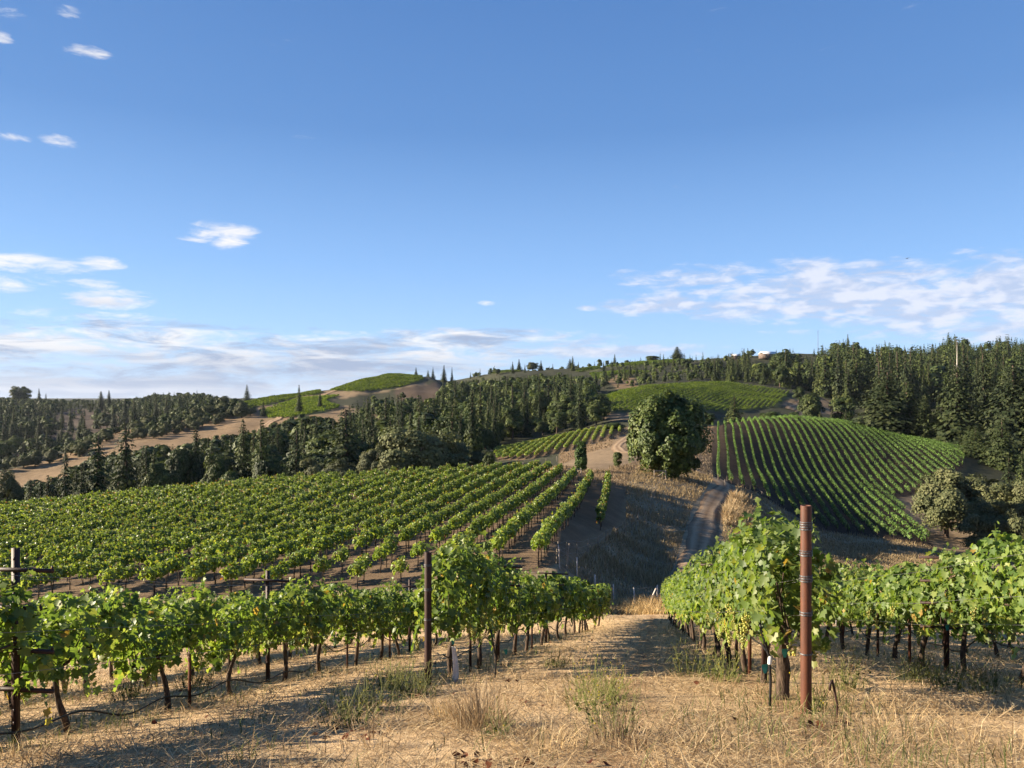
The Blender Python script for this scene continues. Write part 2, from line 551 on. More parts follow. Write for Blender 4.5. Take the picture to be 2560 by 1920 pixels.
def leaf_mat(name, stops, trans=0.3, rough=0.5, spec=0.35, tcol=(1.25, 1.25, .6), patch=None):
    m, nb, out = mat(name)
    c = nb.ramp(attr(nb, 'tint'), stops)
    oi = nb.new('ShaderNodeObjectInfo')
    v = nb.m('ADD', 0.82, nb.m('MULTIPLY', oi.outputs['Random'], 0.36))
    c = nb.mix(1.0, c, nb.comb(v, v, nb.m('ADD', 0.9, nb.m('MULTIPLY', oi.outputs['Random'], 0.15))), 'MULTIPLY')
    if patch:
        g = nb.new('ShaderNodeNewGeometry')
        f = nb.noise(g.outputs['Position'], patch[0], 3)
        c = nb.mix(nb.smooth(f, .45, .62), c, nb.mix(1.0, c, (*patch[1], 1), 'MULTIPLY'))
    p = nb.new('ShaderNodeBsdfPrincipled')
    nb.put(p.inputs['Base Color'], c)
    p.inputs['Roughness'].default_value = rough
    p.inputs['Specular IOR Level'].default_value = spec
    if trans > 0:
        t = nb.new('ShaderNodeBsdfTranslucent')
        nb.put(t.inputs[0], nb.mix(1.0, c, (*tcol, 1), 'MULTIPLY'))
        mxs = nb.new('ShaderNodeMixShader')
        mxs.inputs[0].default_value = trans
        nb.t.links.new(p.outputs[0], mxs.inputs[1])
        nb.t.links.new(t.outputs[0], mxs.inputs[2])
        nb.t.links.new(mxs.outputs[0], out.inputs[0])
    else:
        nb.t.links.new(p.outputs[0], out.inputs[0])
    return m


def solid_mat(name, c1, c2, scale=8.0, rough=0.8, metal=0.0, bump=0.0, stretch=(1, 1, 1), spec=0.3, detail=6, bscale=None):
    m, nb, out = mat(name)
    t = nb.new('ShaderNodeTexCoord')
    mp = nb.new('ShaderNodeMapping')
    nb.t.links.new(t.outputs['Object'], mp.inputs[0])
    mp.inputs['Scale'].default_value = stretch
    f = nb.noise(mp.outputs[0], scale, detail, .6)
    c = nb.mix(nb.smooth(f, .35, .65), (*c1, 1), (*c2, 1))
    p = nb.new('ShaderNodeBsdfPrincipled')
    nb.put(p.inputs['Base Color'], c)
    p.inputs['Roughness'].default_value = rough
    p.inputs['Metallic'].default_value = metal
    p.inputs['Specular IOR Level'].default_value = spec
    if bump:
        bp = nb.new('ShaderNodeBump')
        bp.inputs['Strength'].default_value = bump
        bp.inputs['Distance'].default_value = .02
        nb.put(bp.inputs['Height'], nb.noise(mp.outputs[0], bscale or scale * 3, 5, .6))
        nb.t.links.new(bp.outputs[0], p.inputs['Normal'])
    nb.t.links.new(p.outputs[0], out.inputs[0])
    return m


M = {}
M['vine'] = leaf_mat('vine_leaf', [(0, (.065, .115, .026)), (.45, (.13, .195, .045)), (.8, (.21, .265, .07)), (.95, (.31, .32, .09)), (1, (.30, .20, .05))], .5, .48, .4)
M['vine_mid'] = leaf_mat('vine_leaf_mid', [(0, (.085, .138, .027)), (.5, (.185, .25, .05)), (.85, (.26, .31, .07)), (.94, (.26, .22, .055)), (1, (.28, .10, .04))], .42, .45, .4)
M['vine_far'] = leaf_mat('vine_leaf_far', [(0, (.075, .115, .02)), (.5, (.125, .175, .035)), (1, (.18, .22, .05))], .38, .6, .2)
M['vine_hill'] = leaf_mat('vine_leaf_hill', [(0, (.055, .105, .025)), (.5, (.085, .15, .035)), (1, (.13, .19, .045))], .3, .6, .25)
M['conifer'] = leaf_mat('conifer_needles', [(0, (.013, .022, .010)), (.5, (.026, .039, .016)), (1, (.052, .065, .025))], .12, .7, .15, patch=(.045, (1.65, 1.5, 1.15)))
M['redwood'] = leaf_mat('redwood_needles', [(0, (.013, .021, .009)), (.5, (.026, .038, .014)), (1, (.054, .064, .023))], .12, .7, .15)
M['broad'] = leaf_mat('broadleaf_foliage', [(0, (.020, .034, .011)), (.5, (.040, .060, .017)), (1, (.078, .098, .029))], .2, .6, .2, patch=(.06, (1.6, 1.45, 1.2)))
M['oak'] = leaf_mat('oak_foliage', [(0, (.05, .062, .026)), (.5, (.09, .10, .042)), (1, (.15, .15, .068))], .15, .65, .2)
M['bay'] = leaf_mat('bay_foliage', [(0, (.022, .038, .010)), (.5, (.048, .072, .016)), (1, (.098, .118, .028))], .1, .55, .25)
M['cypress'] = leaf_mat('cypress_foliage', [(0, (.04, .075, .016)), (1, (.085, .13, .03))], .2, .6, .2)
M['farwood'] = leaf_mat('far_foliage', [(0, (.014, .024, .011)), (.5, (.028, .042, .017)), (1, (.056, .070, .027))], .1, .7, .1, patch=(.045, (1.65, 1.5, 1.15)))
M['vinebark'] = solid_mat('vine_bark', (.035, .024, .017), (.11, .078, .055), 30, .9, 0, .9, (1, 1, .25), .2)
M['darkbark'] = solid_mat('dark_vine_bark', (.02, .013, .009), (.045, .03, .022), 20, .9)
M['bark'] = solid_mat('tree_bark', (.05, .035, .025), (.13, .095, .07), 3, .9, 0, .5, (1, 1, .2), .2)
M['deadwood'] = solid_mat('bleached_dead_wood', (.38, .33, .28), (.58, .52, .46), 3, .9)
M['grape'] = leaf_mat('grape_skin', [(0, (.24, .28, .07)), (.6, (.36, .37, .09)), (1, (.44, .34, .08))], .25, .25, .5)
M['straw'] = leaf_mat('dry_straw', [(0, (.24, .16, .08)), (.3, (.49, .36, .20)), (.8, (.69, .55, .34)), (1, (.76, .66, .45))], .25, .7, .2, (1, 1, 1))
M['drygrass'] = leaf_mat('tall_dry_grass', [(0, (.27, .205, .12)), (.5, (.40, .31, .19)), (1, (.54, .44, .28))], .25, .8, .1, (1, 1, 1))
M['weed'] = leaf_mat('green_weed', [(0, (.11, .14, .05)), (.6, (.22, .25, .09)), (.93, (.33, .33, .13)), (.96, (.55, .45, .05)), (1, (.6, .5, .05))], .25, .7, .2, (1, 1, .8))
M['black'] = solid_mat('black_hose', (.008, .008, .009), (.018, .018, .02), 20, .5)
M['wire'] = solid_mat('galvanised_wire', (.16, .155, .15), (.28, .27, .26), 30, .5, .6)
M['wrap'] = solid_mat('wrapped_wire', (.05, .05, .052), (.17, .17, .175), 60, .5, .6)
M['wood'] = solid_mat('weathered_post_wood', (.16, .13, .10), (.30, .25, .20), 10, .9, 0, .4, (1, 1, .15))
M['white'] = solid_mat('white_sleeve_plastic', (.62, .60, .56), (.78, .77, .74), 10, .6)
M['roofw'] = solid_mat('pale_metal_roof', (.55, .54, .52), (.68, .67, .66), .5, .5)
M['wallb'] = solid_mat('brown_barn_wall', (.09, .065, .05), (.16, .12, .10), 1, .8)
M['teal'] = solid_mat('teal_tie_tape', (.02, .22, .20), (.04, .30, .27), 10, .6)
M['birdblack'] = solid_mat('dark_feathers', (.012, .012, .014), (.03, .03, .032), 8, .7)


def rust_mat(name, a, bb, c):
    m, nb, out = mat(name)
    t = nb.new('ShaderNodeTexCoord')
    mp = nb.new('ShaderNodeMapping')
    nb.t.links.new(t.outputs['Object'], mp.inputs[0])
    mp.inputs['Scale'].default_value = (1, 1, .3)
    f1 = nb.noise(mp.outputs[0], 9, 8, .65)
    f2 = nb.noise(t.outputs['Object'], 90, 5, .7)
    col = nb.mix(nb.smooth(f1, .38, .66), (*a, 1), (*bb, 1))
    col = nb.mix(nb.m('MULTIPLY', nb.smooth(f2, .52, .72), .8), col, (*c, 1))
    p = nb.new('ShaderNodeBsdfPrincipled')
    nb.put(p.inputs['Base Color'], col)
    p.inputs['Roughness'].default_value = .62
    p.inputs['Specular IOR Level'].default_value = .35
    bp = nb.new('ShaderNodeBump')
    bp.inputs['Strength'].default_value = .35
    bp.inputs['Distance'].default_value = .004
    nb.put(bp.inputs['Height'], f2)
    nb.t.links.new(bp.outputs[0], p.inputs['Normal'])
    nb.t.links.new(p.outputs[0], out.inputs[0])
    return m


M['rust'] = rust_mat('rusted_steel', (.105, .036, .017), (.06, .023, .013), (.05, .02, .013))
M['rustdark'] = rust_mat('dark_rusted_steel', (.042, .018, .013), (.022, .011, .009), (.065, .024, .014))


def ground_mat():
    m, nb, out = mat('ground_cover')
    g = nb.new('ShaderNodeNewGeometry')
    pos = g.outputs['Position']
    base = attr(nb, 'cover', 'Color')
    t = attr(nb, 'tint')                       # 1 on the near slope, 0 far away
    f1 = nb.noise(pos, .9, 6, .6)
    f2 = nb.noise(pos, 7, 8, .7)
    f3 = nb.noise(pos, .05, 6, .6)
    mp = nb.new('ShaderNodeMapping')
    nb.t.links.new(pos, mp.inputs[0])
    mp.inputs['Rotation'].default_value = (0, 0, .6)
    mp.inputs['Scale'].default_value = (1, .22, 1)
    f4 = nb.noise(mp.outputs[0], 55, 5, .7)
    v = nb.m('ADD', nb.m('MULTIPLY', f1, .7), nb.m('MULTIPLY', f3, .55))
    f5 = nb.noise(pos, .28, 7, .68)
    v = nb.m('ADD', v, nb.m('SUBTRACT', nb.m('MULTIPLY', f5, 1.3), .25))
    c = nb.mix(1.0, base, nb.comb(v, v, v), 'MULTIPLY')
    dk = nb.mix(1.0, c, (.42, .36, .30, 1), 'MULTIPLY')
    c = nb.mix(nb.m('MULTIPLY', nb.smooth(f2, .46, .66), .6), c, dk)
    pale = nb.mix(1.0, c, (1.55, 1.5, 1.4, 1), 'MULTIPLY')
    c = nb.mix(nb.m('MULTIPLY', t, nb.m('MULTIPLY', nb.smooth(f4, .5, .62), .7)), c, pale)
    p = nb.new('ShaderNodeBsdfPrincipled')
    nb.put(p.inputs['Base Color'], c)
    p.inputs['Roughness'].default_value = .95
    p.inputs['Specular IOR Level'].default_value = .1
    bp = nb.new('ShaderNodeBump')
    bp.inputs['Strength'].default_value = .8
    bp.inputs['Distance'].default_value = .06
    nb.put(bp.inputs['Height'], nb.m('ADD', f2, nb.m('MULTIPLY', f4, nb.m('MULTIPLY', t, .7))))
    nb.t.links.new(bp.outputs[0], p.inputs['Normal'])
    nb.t.links.new(p.outputs[0], out.inputs[0])
    return m


M['ground'] = ground_mat()


def road_mat():
    m, nb, out = mat('packed_dirt')
    g = nb.new('ShaderNodeNewGeometry')
    pos = g.outputs['Position']
    f = nb.noise(pos, .6, 7, .65)
    f2 = nb.noise(pos, 5, 6, .7)
    c = nb.mix(nb.smooth(f, .35, .65), (.14, .092, .053, 1), (.21, .142, .086, 1))
    rut = nb.m('MULTIPLY', attr(nb, 'tint'), nb.smooth(nb.m('ADD', f, nb.m('MULTIPLY', f2, .5)), .45, .75))
    c = nb.mix(rut, c, (.33, .24, .15, 1))
    c = nb.mix(nb.m('MULTIPLY', nb.smooth(f2, .52, .68), .5), c, (.07, .055, .035, 1))
    p = nb.new('ShaderNodeBsdfPrincipled')
    nb.put(p.inputs['Base Color'], c)
    p.inputs['Roughness'].default_value = .95
    p.inputs['Specular IOR Level'].default_value = .1
    bp = nb.new('ShaderNodeBump')
    bp.inputs['Strength'].default_value = .7
    bp.inputs['Distance'].default_value = .08
    nb.put(bp.inputs['Height'], f2)
    nb.t.links.new(bp.outputs[0], p.inputs['Normal'])
    nb.t.links.new(p.outputs[0], out.inputs[0])
    return m


M['road'] = road_mat()

# ------------------------------------------------------------------ the ground: one sheet out to the horizon
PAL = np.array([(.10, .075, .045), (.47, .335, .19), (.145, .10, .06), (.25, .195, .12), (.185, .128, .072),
                (.185, .135, .082), (.075, .054, .038), (.04, .042, .024), (.05, .034, .023), (.09, .10, .04)])  # far hillside brown is darkened to carry the slope's shade


def build_ground():
    fr = np.concatenate([np.linspace(-180, -50, 40, endpoint=False), np.linspace(-50, 50, 1000), np.linspace(50, 180, 41)[1:-1]])
    A = np.radians(fr)
    R = np.concatenate([np.linspace(.6, 3, 10, endpoint=False), np.exp(np.linspace(math.log(3), math.log(12500), 620))])
    RR, AA = np.meshgrid(R, A, indexing='ij')
    X, Y = RR * np.sin(AA), RR * np.cos(AA)
    Z = H(X, Y)
    V = np.stack([X, Y, Z], -1).reshape(-1, 3)
    nr, na = RR.shape
    i = np.arange(nr - 1)[:, None] * na
    k = np.arange(na)[None]
    F = np.stack([i + k, i + na + k, i + na + (k + 1) % na, i + (k + 1) % na], -1).reshape(-1, 4)
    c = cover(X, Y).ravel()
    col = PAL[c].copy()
    t = (c == 1).astype(float)
    Xr, Yr = X.ravel(), Y.ravel()
    mid = Xr - (.45 + .19 * Yr)
    lane = np.clip(1 - np.abs(np.abs(mid) - .75) / .38, 0, 1) * (c == 1) * (Yr > 4)
    col = col * (1 - .38 * lane[:, None] * np.array([.85, 1, 1.1]))
    # soften outlines between covers a little
    cg = col.reshape(nr, na, 3)
    cg = (cg + np.roll(cg, 1, 1) + np.roll(cg, -1, 1)) / 3
    col = cg.reshape(-1, 3)
    mb = MB()
    cv = np.array([[0, 0, float(H(0, 0))]])
    mb.add(V, F, 0, t)
    n0 = mb.n
    mb.add(cv, np.stack([np.full(na, 0), np.arange(na) - n0, (np.arange(na) + 1) % na - n0], -1), 0, 1.0)
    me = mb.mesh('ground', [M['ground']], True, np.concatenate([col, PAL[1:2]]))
    tag(obj('ground', me), kind='structure')


build_ground()


def road(name, pts, w, lift, mat_):
    """dirt track draped over the ground through world points"""
    P = np.array(pts, float)
    s = np.concatenate([[0], np.cumsum(np.linalg.norm(np.diff(P, axis=0), axis=1))])
    q = np.linspace(0, s[-1], int(s[-1] / 1.2) + 2)
    X, Y = pchip(s, P[:, 0], q), pchip(s, P[:, 1], q)
    d = norm(np.stack([np.gradient(X), np.gradient(Y)], 1))
    wv = w * (1 + .12 * np.sin(q * .23) + .06 * np.sin(q * .61))
    k = np.linspace(-1, 1, 9)
    GX = X[:, None] - d[:, 1:2] * wv[:, None] / 2 * k
    GY = Y[:, None] + d[:, 0:1] * wv[:, None] / 2 * k
    GZ = H(GX, GY) + lift - .1 * (np.abs(k) > .9)
    V = np.stack([GX, GY, GZ], -1).reshape(-1, 3)
    i = np.arange(len(q) - 1)[:, None] * 9
    j = np.arange(8)[None]
    F = np.stack([i + j, i + j + 1, i + j + 10, i + j + 9], -1).reshape(-1, 4)
    rut = np.array([0, .25, 1, .5, 0, .5, 1, .25, 0])
    mb = MB().add(V, F, 0, np.tile(rut, len(q)))
    tag(obj(name, mb.mesh(name, [mat_], True)), kind='structure')


road('dirt_road', [at(690, 58)[:2], at(697, 72)[:2], at(702, 88)[:2], at(708, 104)[:2], at(718, 122)[:2], at(724, 138)[:2], at(714, 152)[:2], at(690, 166)[:2], at(655, 174)[:2],
                   at(622, 186)[:2], at(617, 200)[:2], at(626, 225)[:2], at(636, 250)[:2], at(650, 285)[:2]], 2.9, .14, M['road'])
road('farm_track', [at(252, 470)[:2], at(270, 520)[:2], at(300, 610)[:2], at(322, 690)[:2], at(352, 760)[:2], at(396, 800)[:2], at(430, 830)[:2]], 7, .5, M['road'])
road('farm_track', [at(790, 500)[:2], at(806, 560)[:2], at(800, 480)[:2], at(812, 400)[:2], at(845, 372)[:2]], 6, .4, M['road'])

# ------------------------------------------------------------------ grapevines of the near slope
def vine_foliage(seed, n, tall=0.0, half=1.0, tmpl=LEAF_HI, tf=LEAF_HI_F, size=(.085, .15), matk='vine', shoots=13, z0=.66, zt=1.62, wide=.36):
    global rng
    rng = np.random.default_rng(seed)
    mb = MB()
    y = rng.uniform(-half, half, n)
    ang = rng.uniform(-.35 * math.pi, 1.35 * math.pi, n)
    rr = np.sqrt(rng.uniform(.25, 1, n))
    bumpy = 1 + .16 * np.sin(y * 5.1 + seed) + .11 * np.sin(y * 9.3 + 2 * seed + ang * 2)
    zc, hz = (z0 + zt) / 2, (zt - z0) / 2 + tall / 2
    zc += tall / 2
    x = np.cos(ang) * rr * (wide + .1 * np.sin(ang)) * bumpy
    z = zc + np.sin(ang) * rr * hz * bumpy
    low = z < z0 + .12
    z[low] += rng.uniform(0, .2, low.sum())
    C = np.stack([x, y, z], 1)
    N = np.stack([np.cos(ang) * .9, rng.normal(0, .35, n), np.sin(ang) * .6 + .35], 1) + rdir(n) * .75
    D = np.stack([np.cos(ang) * .5, rng.normal(0, .5, n), np.full(n, -1.0)], 1) + rdir(n) * .45
    S = rng.uniform(*size, n)
    dead = rng.random(n)
    t = rng.random(n) * .9 + np.where(z < z0 + .25, .04, 0)
    t = np.where(dead < .012, 1.0, np.minimum(t, .93))
    leaves(mb, C, N, D, S, tmpl, tf, 0, t)
    # shoots that stick out of the top
    for k in range(shoots):
        m = rng.integers(6, 11)
        y0 = rng.uniform(-half, half)
        p = np.array([rng.uniform(-.25, .25), y0, zt + tall - .25])
        d = norm(np.array([rng.normal(0, .35), rng.normal(0, .3), 1.0]))
        L = rng.uniform(.28, .62)
        q = np.linspace(0, 1, m)
        P = p + d * L * q[:, None] + np.stack([0 * q, 0 * q, -.12 * q * q], 1)
        add_tube(mb, P, np.linspace(.006, .002, m), 3, 0, False, .75)
        C = P + rdir(m) * .05
        leaves(mb, C, rdir(m) + np.array([0, 0, .5]), rdir(m) + np.array([0, 0, -.5]), rng.uniform(size[0] * .5, size[1] * .85, m) * (1 - .35 * q), tmpl, tf, 0, .35 + .5 * rng.random(m))
    # hanging shoots
    for k in range(5):
        m = 6
        sd = rng.choice([-1, 1])
        p = np.array([sd * wide * .8, rng.uniform(-half, half), z0 + .35])
        q = np.linspace(0, 1, m)
        P = p + np.stack([sd * .12 * q, rng.normal(0, .1) * q, -rng.uniform(.25, .5) * q], 1)
        leaves(mb, P, np.stack([np.full(m, sd * 1.0), 0 * q, 0 * q + .3], 1) + rdir(m) * .5, rdir(m) * .5 + np.array([0, 0, -1]), rng.uniform(*size, m) * .85, tmpl, tf, 0, None)
    return mb.mesh('foliage', [M[matk]])


def vine_trunk(seed, matk='vinebark', r=.036, half=.9, h=.86):
    global rng
    rng = np.random.default_rng(seed)
    mb = MB()
    q = np.linspace(0, 1, 11)
    a, ph = rng.uniform(.03, .09), rng.uniform(0, 6.28)
    P = np.stack([a * np.sin(q * 3.6 + ph) - a * math.sin(ph), a * .8 * np.sin(q * 4.4 + ph * 2) - a * .8 * math.sin(ph * 2), -.08 + q * (h + .08)], 1)
    R = r * (1.35 - .55 * q + .12 * np.sin(q * 17 + ph)) + .012 * (q > .9)
    add_tube(mb, P, R, 9)
    top = P[-1]
    for s in (-1, 1):
        m = 7
        q2 = np.linspace(0, 1, m)
        A = top + np.stack([rng.normal(0, .03, m), s * q2 * half, .03 * np.sin(q2 * 3) + .05 * q2 + rng.normal(0, .012, m)], 1)
        A[0] = top - np.array([0, 0, .03])
        add_tube(mb, A, r * np.linspace(.62, .3, m), 6)
        for k in range(4):
            y = A[1 + k] if k < m - 1 else A[-1]
            B = y + np.outer(np.linspace(0, 1, 4), np.array([rng.normal(0, .15), rng.normal(0, .1), rng.uniform(.3, .5)]))
            add_tube(mb, B, np.linspace(.009, .005, 4), 4)
    return mb.mesh('trunk', [M[matk]], True)


def icosa():
    p = (1 + 5 ** .5) / 2
    V = norm(np.array([(-1, p, 0), (1, p, 0), (-1, -p, 0), (1, -p, 0), (0, -1, p), (0, 1, p), (0, -1, -p), (0, 1, -p), (p, 0, -1), (p, 0, 1), (-p, 0, -1), (-p, 0, 1)], float))
    F = np.array([(0, 11, 5), (0, 5, 1), (0, 1, 7), (0, 7, 10), (0, 10, 11), (1, 5, 9), (5, 11, 4), (11, 10, 2), (10, 7, 6), (7, 1, 8), (3, 9, 4), (3, 4, 2), (3, 2, 6), (3, 6, 8), (3, 8, 9), (4, 9, 5), (2, 4, 11), (6, 2, 10), (8, 6, 7), (9, 8, 1)])
    return V, F


def sphere2():
    V, F = icosa()
    V = list(map(tuple, V))
    cache, G = {}, []

    def mid(a, c):
        k = (min(a, c), max(a, c))
        if k not in cache:
            v = norm(np.array(V[a]) + np.array(V[c]))
            V.append(tuple(v))
            cache[k] = len(V) - 1
        return cache[k]
    for a, c, d in F:
        e, f, g = mid(a, c), mid(c, d), mid(d, a)
        G += [(a, e, g), (c, f, e), (d, g, f), (e, f, g)]
    return np.array(V), np.array(G)


SV, SF = sphere2()


def grape_cluster(seed):
    r = np.random.default_rng(seed)
    mb = MB()
    L = r.uniform(.15, .21)
    n = 52
    q = r.random(n) ** .75
    a = r.uniform(0, 6.28, n)
    w = .052 * (1 - .75 * q) * np.sqrt(r.uniform(.35, 1, n))
    C = np.stack([w * np.cos(a), w * np.sin(a), -.02 - q * L], 1)
    for c in C:
        s = r.uniform(.0085, .011)
        mb.add(c + SV * s, SF, 0, r.random())
    add_tube(mb, np.array([(0, 0, .05), (0, 0, 0), (0, 0, -L * .7)]), .004, 4, 0)
    return mb.mesh('grape_cluster', [M['grape']], True)


HI = [vine_foliage(100 + k, 760, size=(.075, .135)) for k in range(5)]
HI_TALL = [vine_foliage(120 + k, 980, .26, size=(.07, .125)) for k in range(2)]
HI_GIANT = vine_foliage(131, 1050, .22, 1.0, size=(.068, .12), shoots=14, wide=.37)
MIDV = [vine_foliage(140 + k, 420, 0, 1.0, LEAF_MID, LEAF_MID_F, (.13, .2)) for k in range(5)]
TRUNK = [vine_trunk(160 + k) for k in range(7)]
TRUNK_BIG = vine_trunk(168, 'vinebark', .062, .9, .86)
GRAPES = [grape_cluster(180 + k) for k in range(4)]
rng = np.random.default_rng(5)
ORD = ['nearest', 'second', 'third', 'fourth', 'fifth', 'sixth', 'seventh', 'eighth', 'ninth', 'tenth', 'eleventh', 'twelfth', 'thirteenth', 'fourteenth', 'fifteenth',
       'sixteenth', 'seventeenth', 'eighteenth', 'nineteenth', 'twentieth', 'twenty-first', 'twenty-second', 'twenty-third', 'twenty-fourth', 'twenty-fifth',
       'twenty-sixth', 'twenty-seventh', 'twenty-eighth', 'twenty-ninth', 'thirtieth', 'thirty-first', 'thirty-second', 'thirty-third', 'thirty-fourth', 'thirty-fifth',
       'thirty-sixth', 'thirty-seventh', 'thirty-eighth', 'thirty-ninth', 'fortieth']


def grapevine(x, y, rz, foli, trunk, label, group, ngrape=0, sc=1.0, seed=0):
    z = float(H(x, y))
    e = obj('grapevine', None, None, (x, y, z), rz, sc)
    tag(e, label, 'grapevine', group)
    obj('trunk', trunk, e)
    obj('foliage', foli, e)
    r = np.random.default_rng(seed + 900)
    for k in range(ngrape):
        g = obj('grape_cluster', GRAPES[k % len(GRAPES)], e, (r.choice([-1, 1, -1]) * r.uniform(.2, .36), r.uniform(-.8, .8), r.uniform(.72, .92)), r.uniform(0, 6))
    return e


# rows on the near slope: X at Y=0, sidewards step per metre, first and last vine, row name
ROWS = [
    ('right_post', 1.535, .165, 8.2, 38.5, 'row behind the tall rust post'),
    ('left_post', -3.59, .215, 12.2, 38.5, 'row behind the left rust post'),
    ('left_arm', -5.86, .16, 3.2, 34, 'left crossarm row'),
    ('left_back', -9.2, .15, 5.0, 33, 'row behind the left crossarm row'),
    ('left_far', -12.6, .15, 6.0, 33, 'farthest left row on the slope'),
    ('right_second', 5.0, .155, 8.2, 37, 'right edge row'),
    ('right_third', 8.4, .15, 11.0, 37, 'row behind the right edge row'),
    ('right_fourth', 11.9, .15, 16.0, 37, 'farthest right row on the slope'),
]
ROWF = {}
for ri, (nm, x0, s, ya, yb, desc) in enumerate(ROWS):
    a = math.atan(s)
    step = 1.62 * math.cos(a)
    ROWF[nm] = (x0, s)
    k = 0
    yy = ya
    while yy < yb:
        x = x0 + s * yy + rng.normal(0, .04)
        f = HI[(k * 3 + ri) % 5] if yy < 19 else MIDV[(k * 2 + ri) % 5]
        tr, ng, sc = TRUNK[(k * 2 + ri * 3) % 7], 0, rng.uniform(.93, 1.05)
        if yy < 15:
            ng = 5
        if nm == 'right_post':
            sc = (1.0, 1.0, 1.0, 1.0)[k] if k < 4 else rng.uniform(.95, 1.03)
            f = HI_TALL[k % 2] if k % 3 else HI_GIANT
            ng = 0
            if k == 0:
                tr, ng = TRUNK_BIG, 6
            elif k < 4:
                ng = 7
        if nm == 'right_second' and yy < 24:
            f = (HI_TALL + HI[:2])[k % 4]
        if nm == 'left_post' and k < 3:
            f, ng = HI_TALL[k % 2], 7
            sc = (1.08, 1.05, 1.0)[k]
        if nm == 'left_arm':
            sc *= .86 if k < 3 else .92
        rz = -a + (math.pi if rng.random() < .5 else 0)
        px = 512 + FOC * x / yy
        if not -60 < px < 1085:
            if -1500 < px < 1250:
                grapevine(x, yy, rz, f, tr, f'grapevine of the {desc}, just beyond the photo edge', 'grapevines just outside the photo', 0, sc, ri * 50 + 40)
        else:
            cond = 'tall leafy' if f in HI_TALL or f is HI_GIANT else 'green leafy'
            if k == 0:
                lab = f'{cond} grapevine, the nearest in the {desc}'
            else:
                lab = f'{cond} grapevine, {ORD[k]} along the {desc}'
            grapevine(x, yy, rz, f, tr, lab, 'grapevines on the near slope', ng, sc, ri * 50 + k)
            k += 1
        yy += step * rng.uniform(.94, 1.06)


# ------------------------------------------------------------------ end posts, crossarm posts, wires, hoses
def end_post(x, y, h, r, label, wraps, m):
    z = float(H(x, y))
    e = obj('end_post', None, None, (x, y, z))
    tag(e, label, 'post', 'rusty end posts of the near vine rows')
    mb = MB()
    n = 24
    a = np.linspace(0, 2 * math.pi, n, endpoint=False)
    prof = [(r, -.25), (r, h - .004), (r * .985, h), (r * .80, h), (r * .78, h - .006), (r * .78, h - .5)]
    V = np.array([[(rr * math.cos(t), rr * math.sin(t), zz) for t in a] for rr, zz in prof]).reshape(-1, 3)
    i = np.arange(len(prof) - 1)[:, None] * n
    k = np.arange(n)[None]
    F = np.stack([i + k, i + (k + 1) % n, i + n + (k + 1) % n, i + n + k], -1).reshape(-1, 4)
    mb.add(V, F)
    obj('pipe', mb.mesh('pipe', [M[m]], True), e)
    for zc, turns in wraps:
        mb = MB()
        t = np.linspace(0, turns * 2 * math.pi, turns * 22)
        P = np.stack([(r + .004) * np.cos(t), (r + .004) * np.sin(t), zc + (t / (2 * math.pi) - turns / 2) * .0115 + .003 * np.sin(t * .5)], 1)
        add_tube(mb, P, .0048, 5)
        obj('wire_wrap', mb.mesh('wire_wrap', [M['wrap']], True), e)
    return e, z


PR = (2.70, 7.07)
PL = (-1.21, 11.1)
end_post(PR[0], PR[1], 1.91, .049, 'thick rust-red steel pipe post right of the path, wrapped with bands of dark wire',
         [(1.72, 7), (1.47, 5), (1.24, 6), (.92, 4), (.55, 2)], 'rust')
end_post(PL[0], PL[1], 1.92, .052, 'dark rusty pipe post left of the path at the start of a vine row', [(1.73, 3), (1.38, 4), (.95, 3)], 'rustdark')


def arm_post(x, y, rz, h, arms, label, m='rustdark', th=.055, vis=True):
    z = float(H(x, y))
    e = obj('trellis_post', None, None, (x, y, z), rz)
    tag(e, label, 'post', 'trellis posts with crossarms')
    mb = MB()
    # folded steel channel: web and two flanges
    add_box(mb, (0, 0, h / 2 - .15), (th, .006, h + .3))
    add_box(mb, (-th / 2 + .003, .0235, h / 2 - .15), (.006, .04, h + .298))
    add_box(mb, (th / 2 - .003, .0235, h / 2 - .15), (.006, .04, h + .298))
    for k in range(int(h / .12)):
        add_box(mb, (0, -.005, .1 + k * .12), (.014, .005, .03))
    obj('upright', mb.mesh('upright', [M[m]]), e)
    for za, half in arms:
        mb = MB()
        add_box(mb, (0, -.022, za), (half * 2, .03, .035))
        for s in (-1, 1):
            add_box(mb, (s * (half - .01), -.022, za + .03), (.014, .014, .028))
        obj('crossarm', mb.mesh('crossarm', [M[m]]), e)


def on_row(nm, y):
    x0, s = ROWF[nm]
    return x0 + s * y, y


ARMS = [(1.68, .42), (1.38, .42), (1.08, .42), (.70, .40)]
arm_post(-4.72, 7.3, -.12, 1.88, [(1.68, .42), (1.32, .30), (.92, .42), (.55, .42)], 'dark steel post with four bare crossarms at the left edge of the photo')
arm_post(-4.1, 12.9, -.16, 1.88, [(1.72, .40), (1.36, .33)], 'dark steel crossarm post rising from the vines between left edge and left rust post')
x, y = on_row('left_post', 21.0)
arm_post(x, y, -.2, 1.92, [(1.9, .62), (1.6, .5), (1.25, .5)], 'rusty crossarm post in the vine row left of the path, near its middle')
x, y = on_row('left_post', 15.4)
arm_post(x, y, -.2, 2.0, [(1.92, .5), (1.55, .45)], 'rusty crossarm post behind the tall shoots of the row left of the path')
x, y = on_row('left_post', 29.0)
arm_post(x, y, -.2, 1.9, [(1.7, .5), (1.3, .5)], 'rusty crossarm post near the far end of the row left of the path')
x, y = on_row('right_post', 13.2)
arm_post(x, y, -.16, 1.75, [(1.72, .47), (1.3, .4)], 'crossarm post buried in the leaves of the row behind the tall rust post')
x, y = on_row('right_second', 12.2)
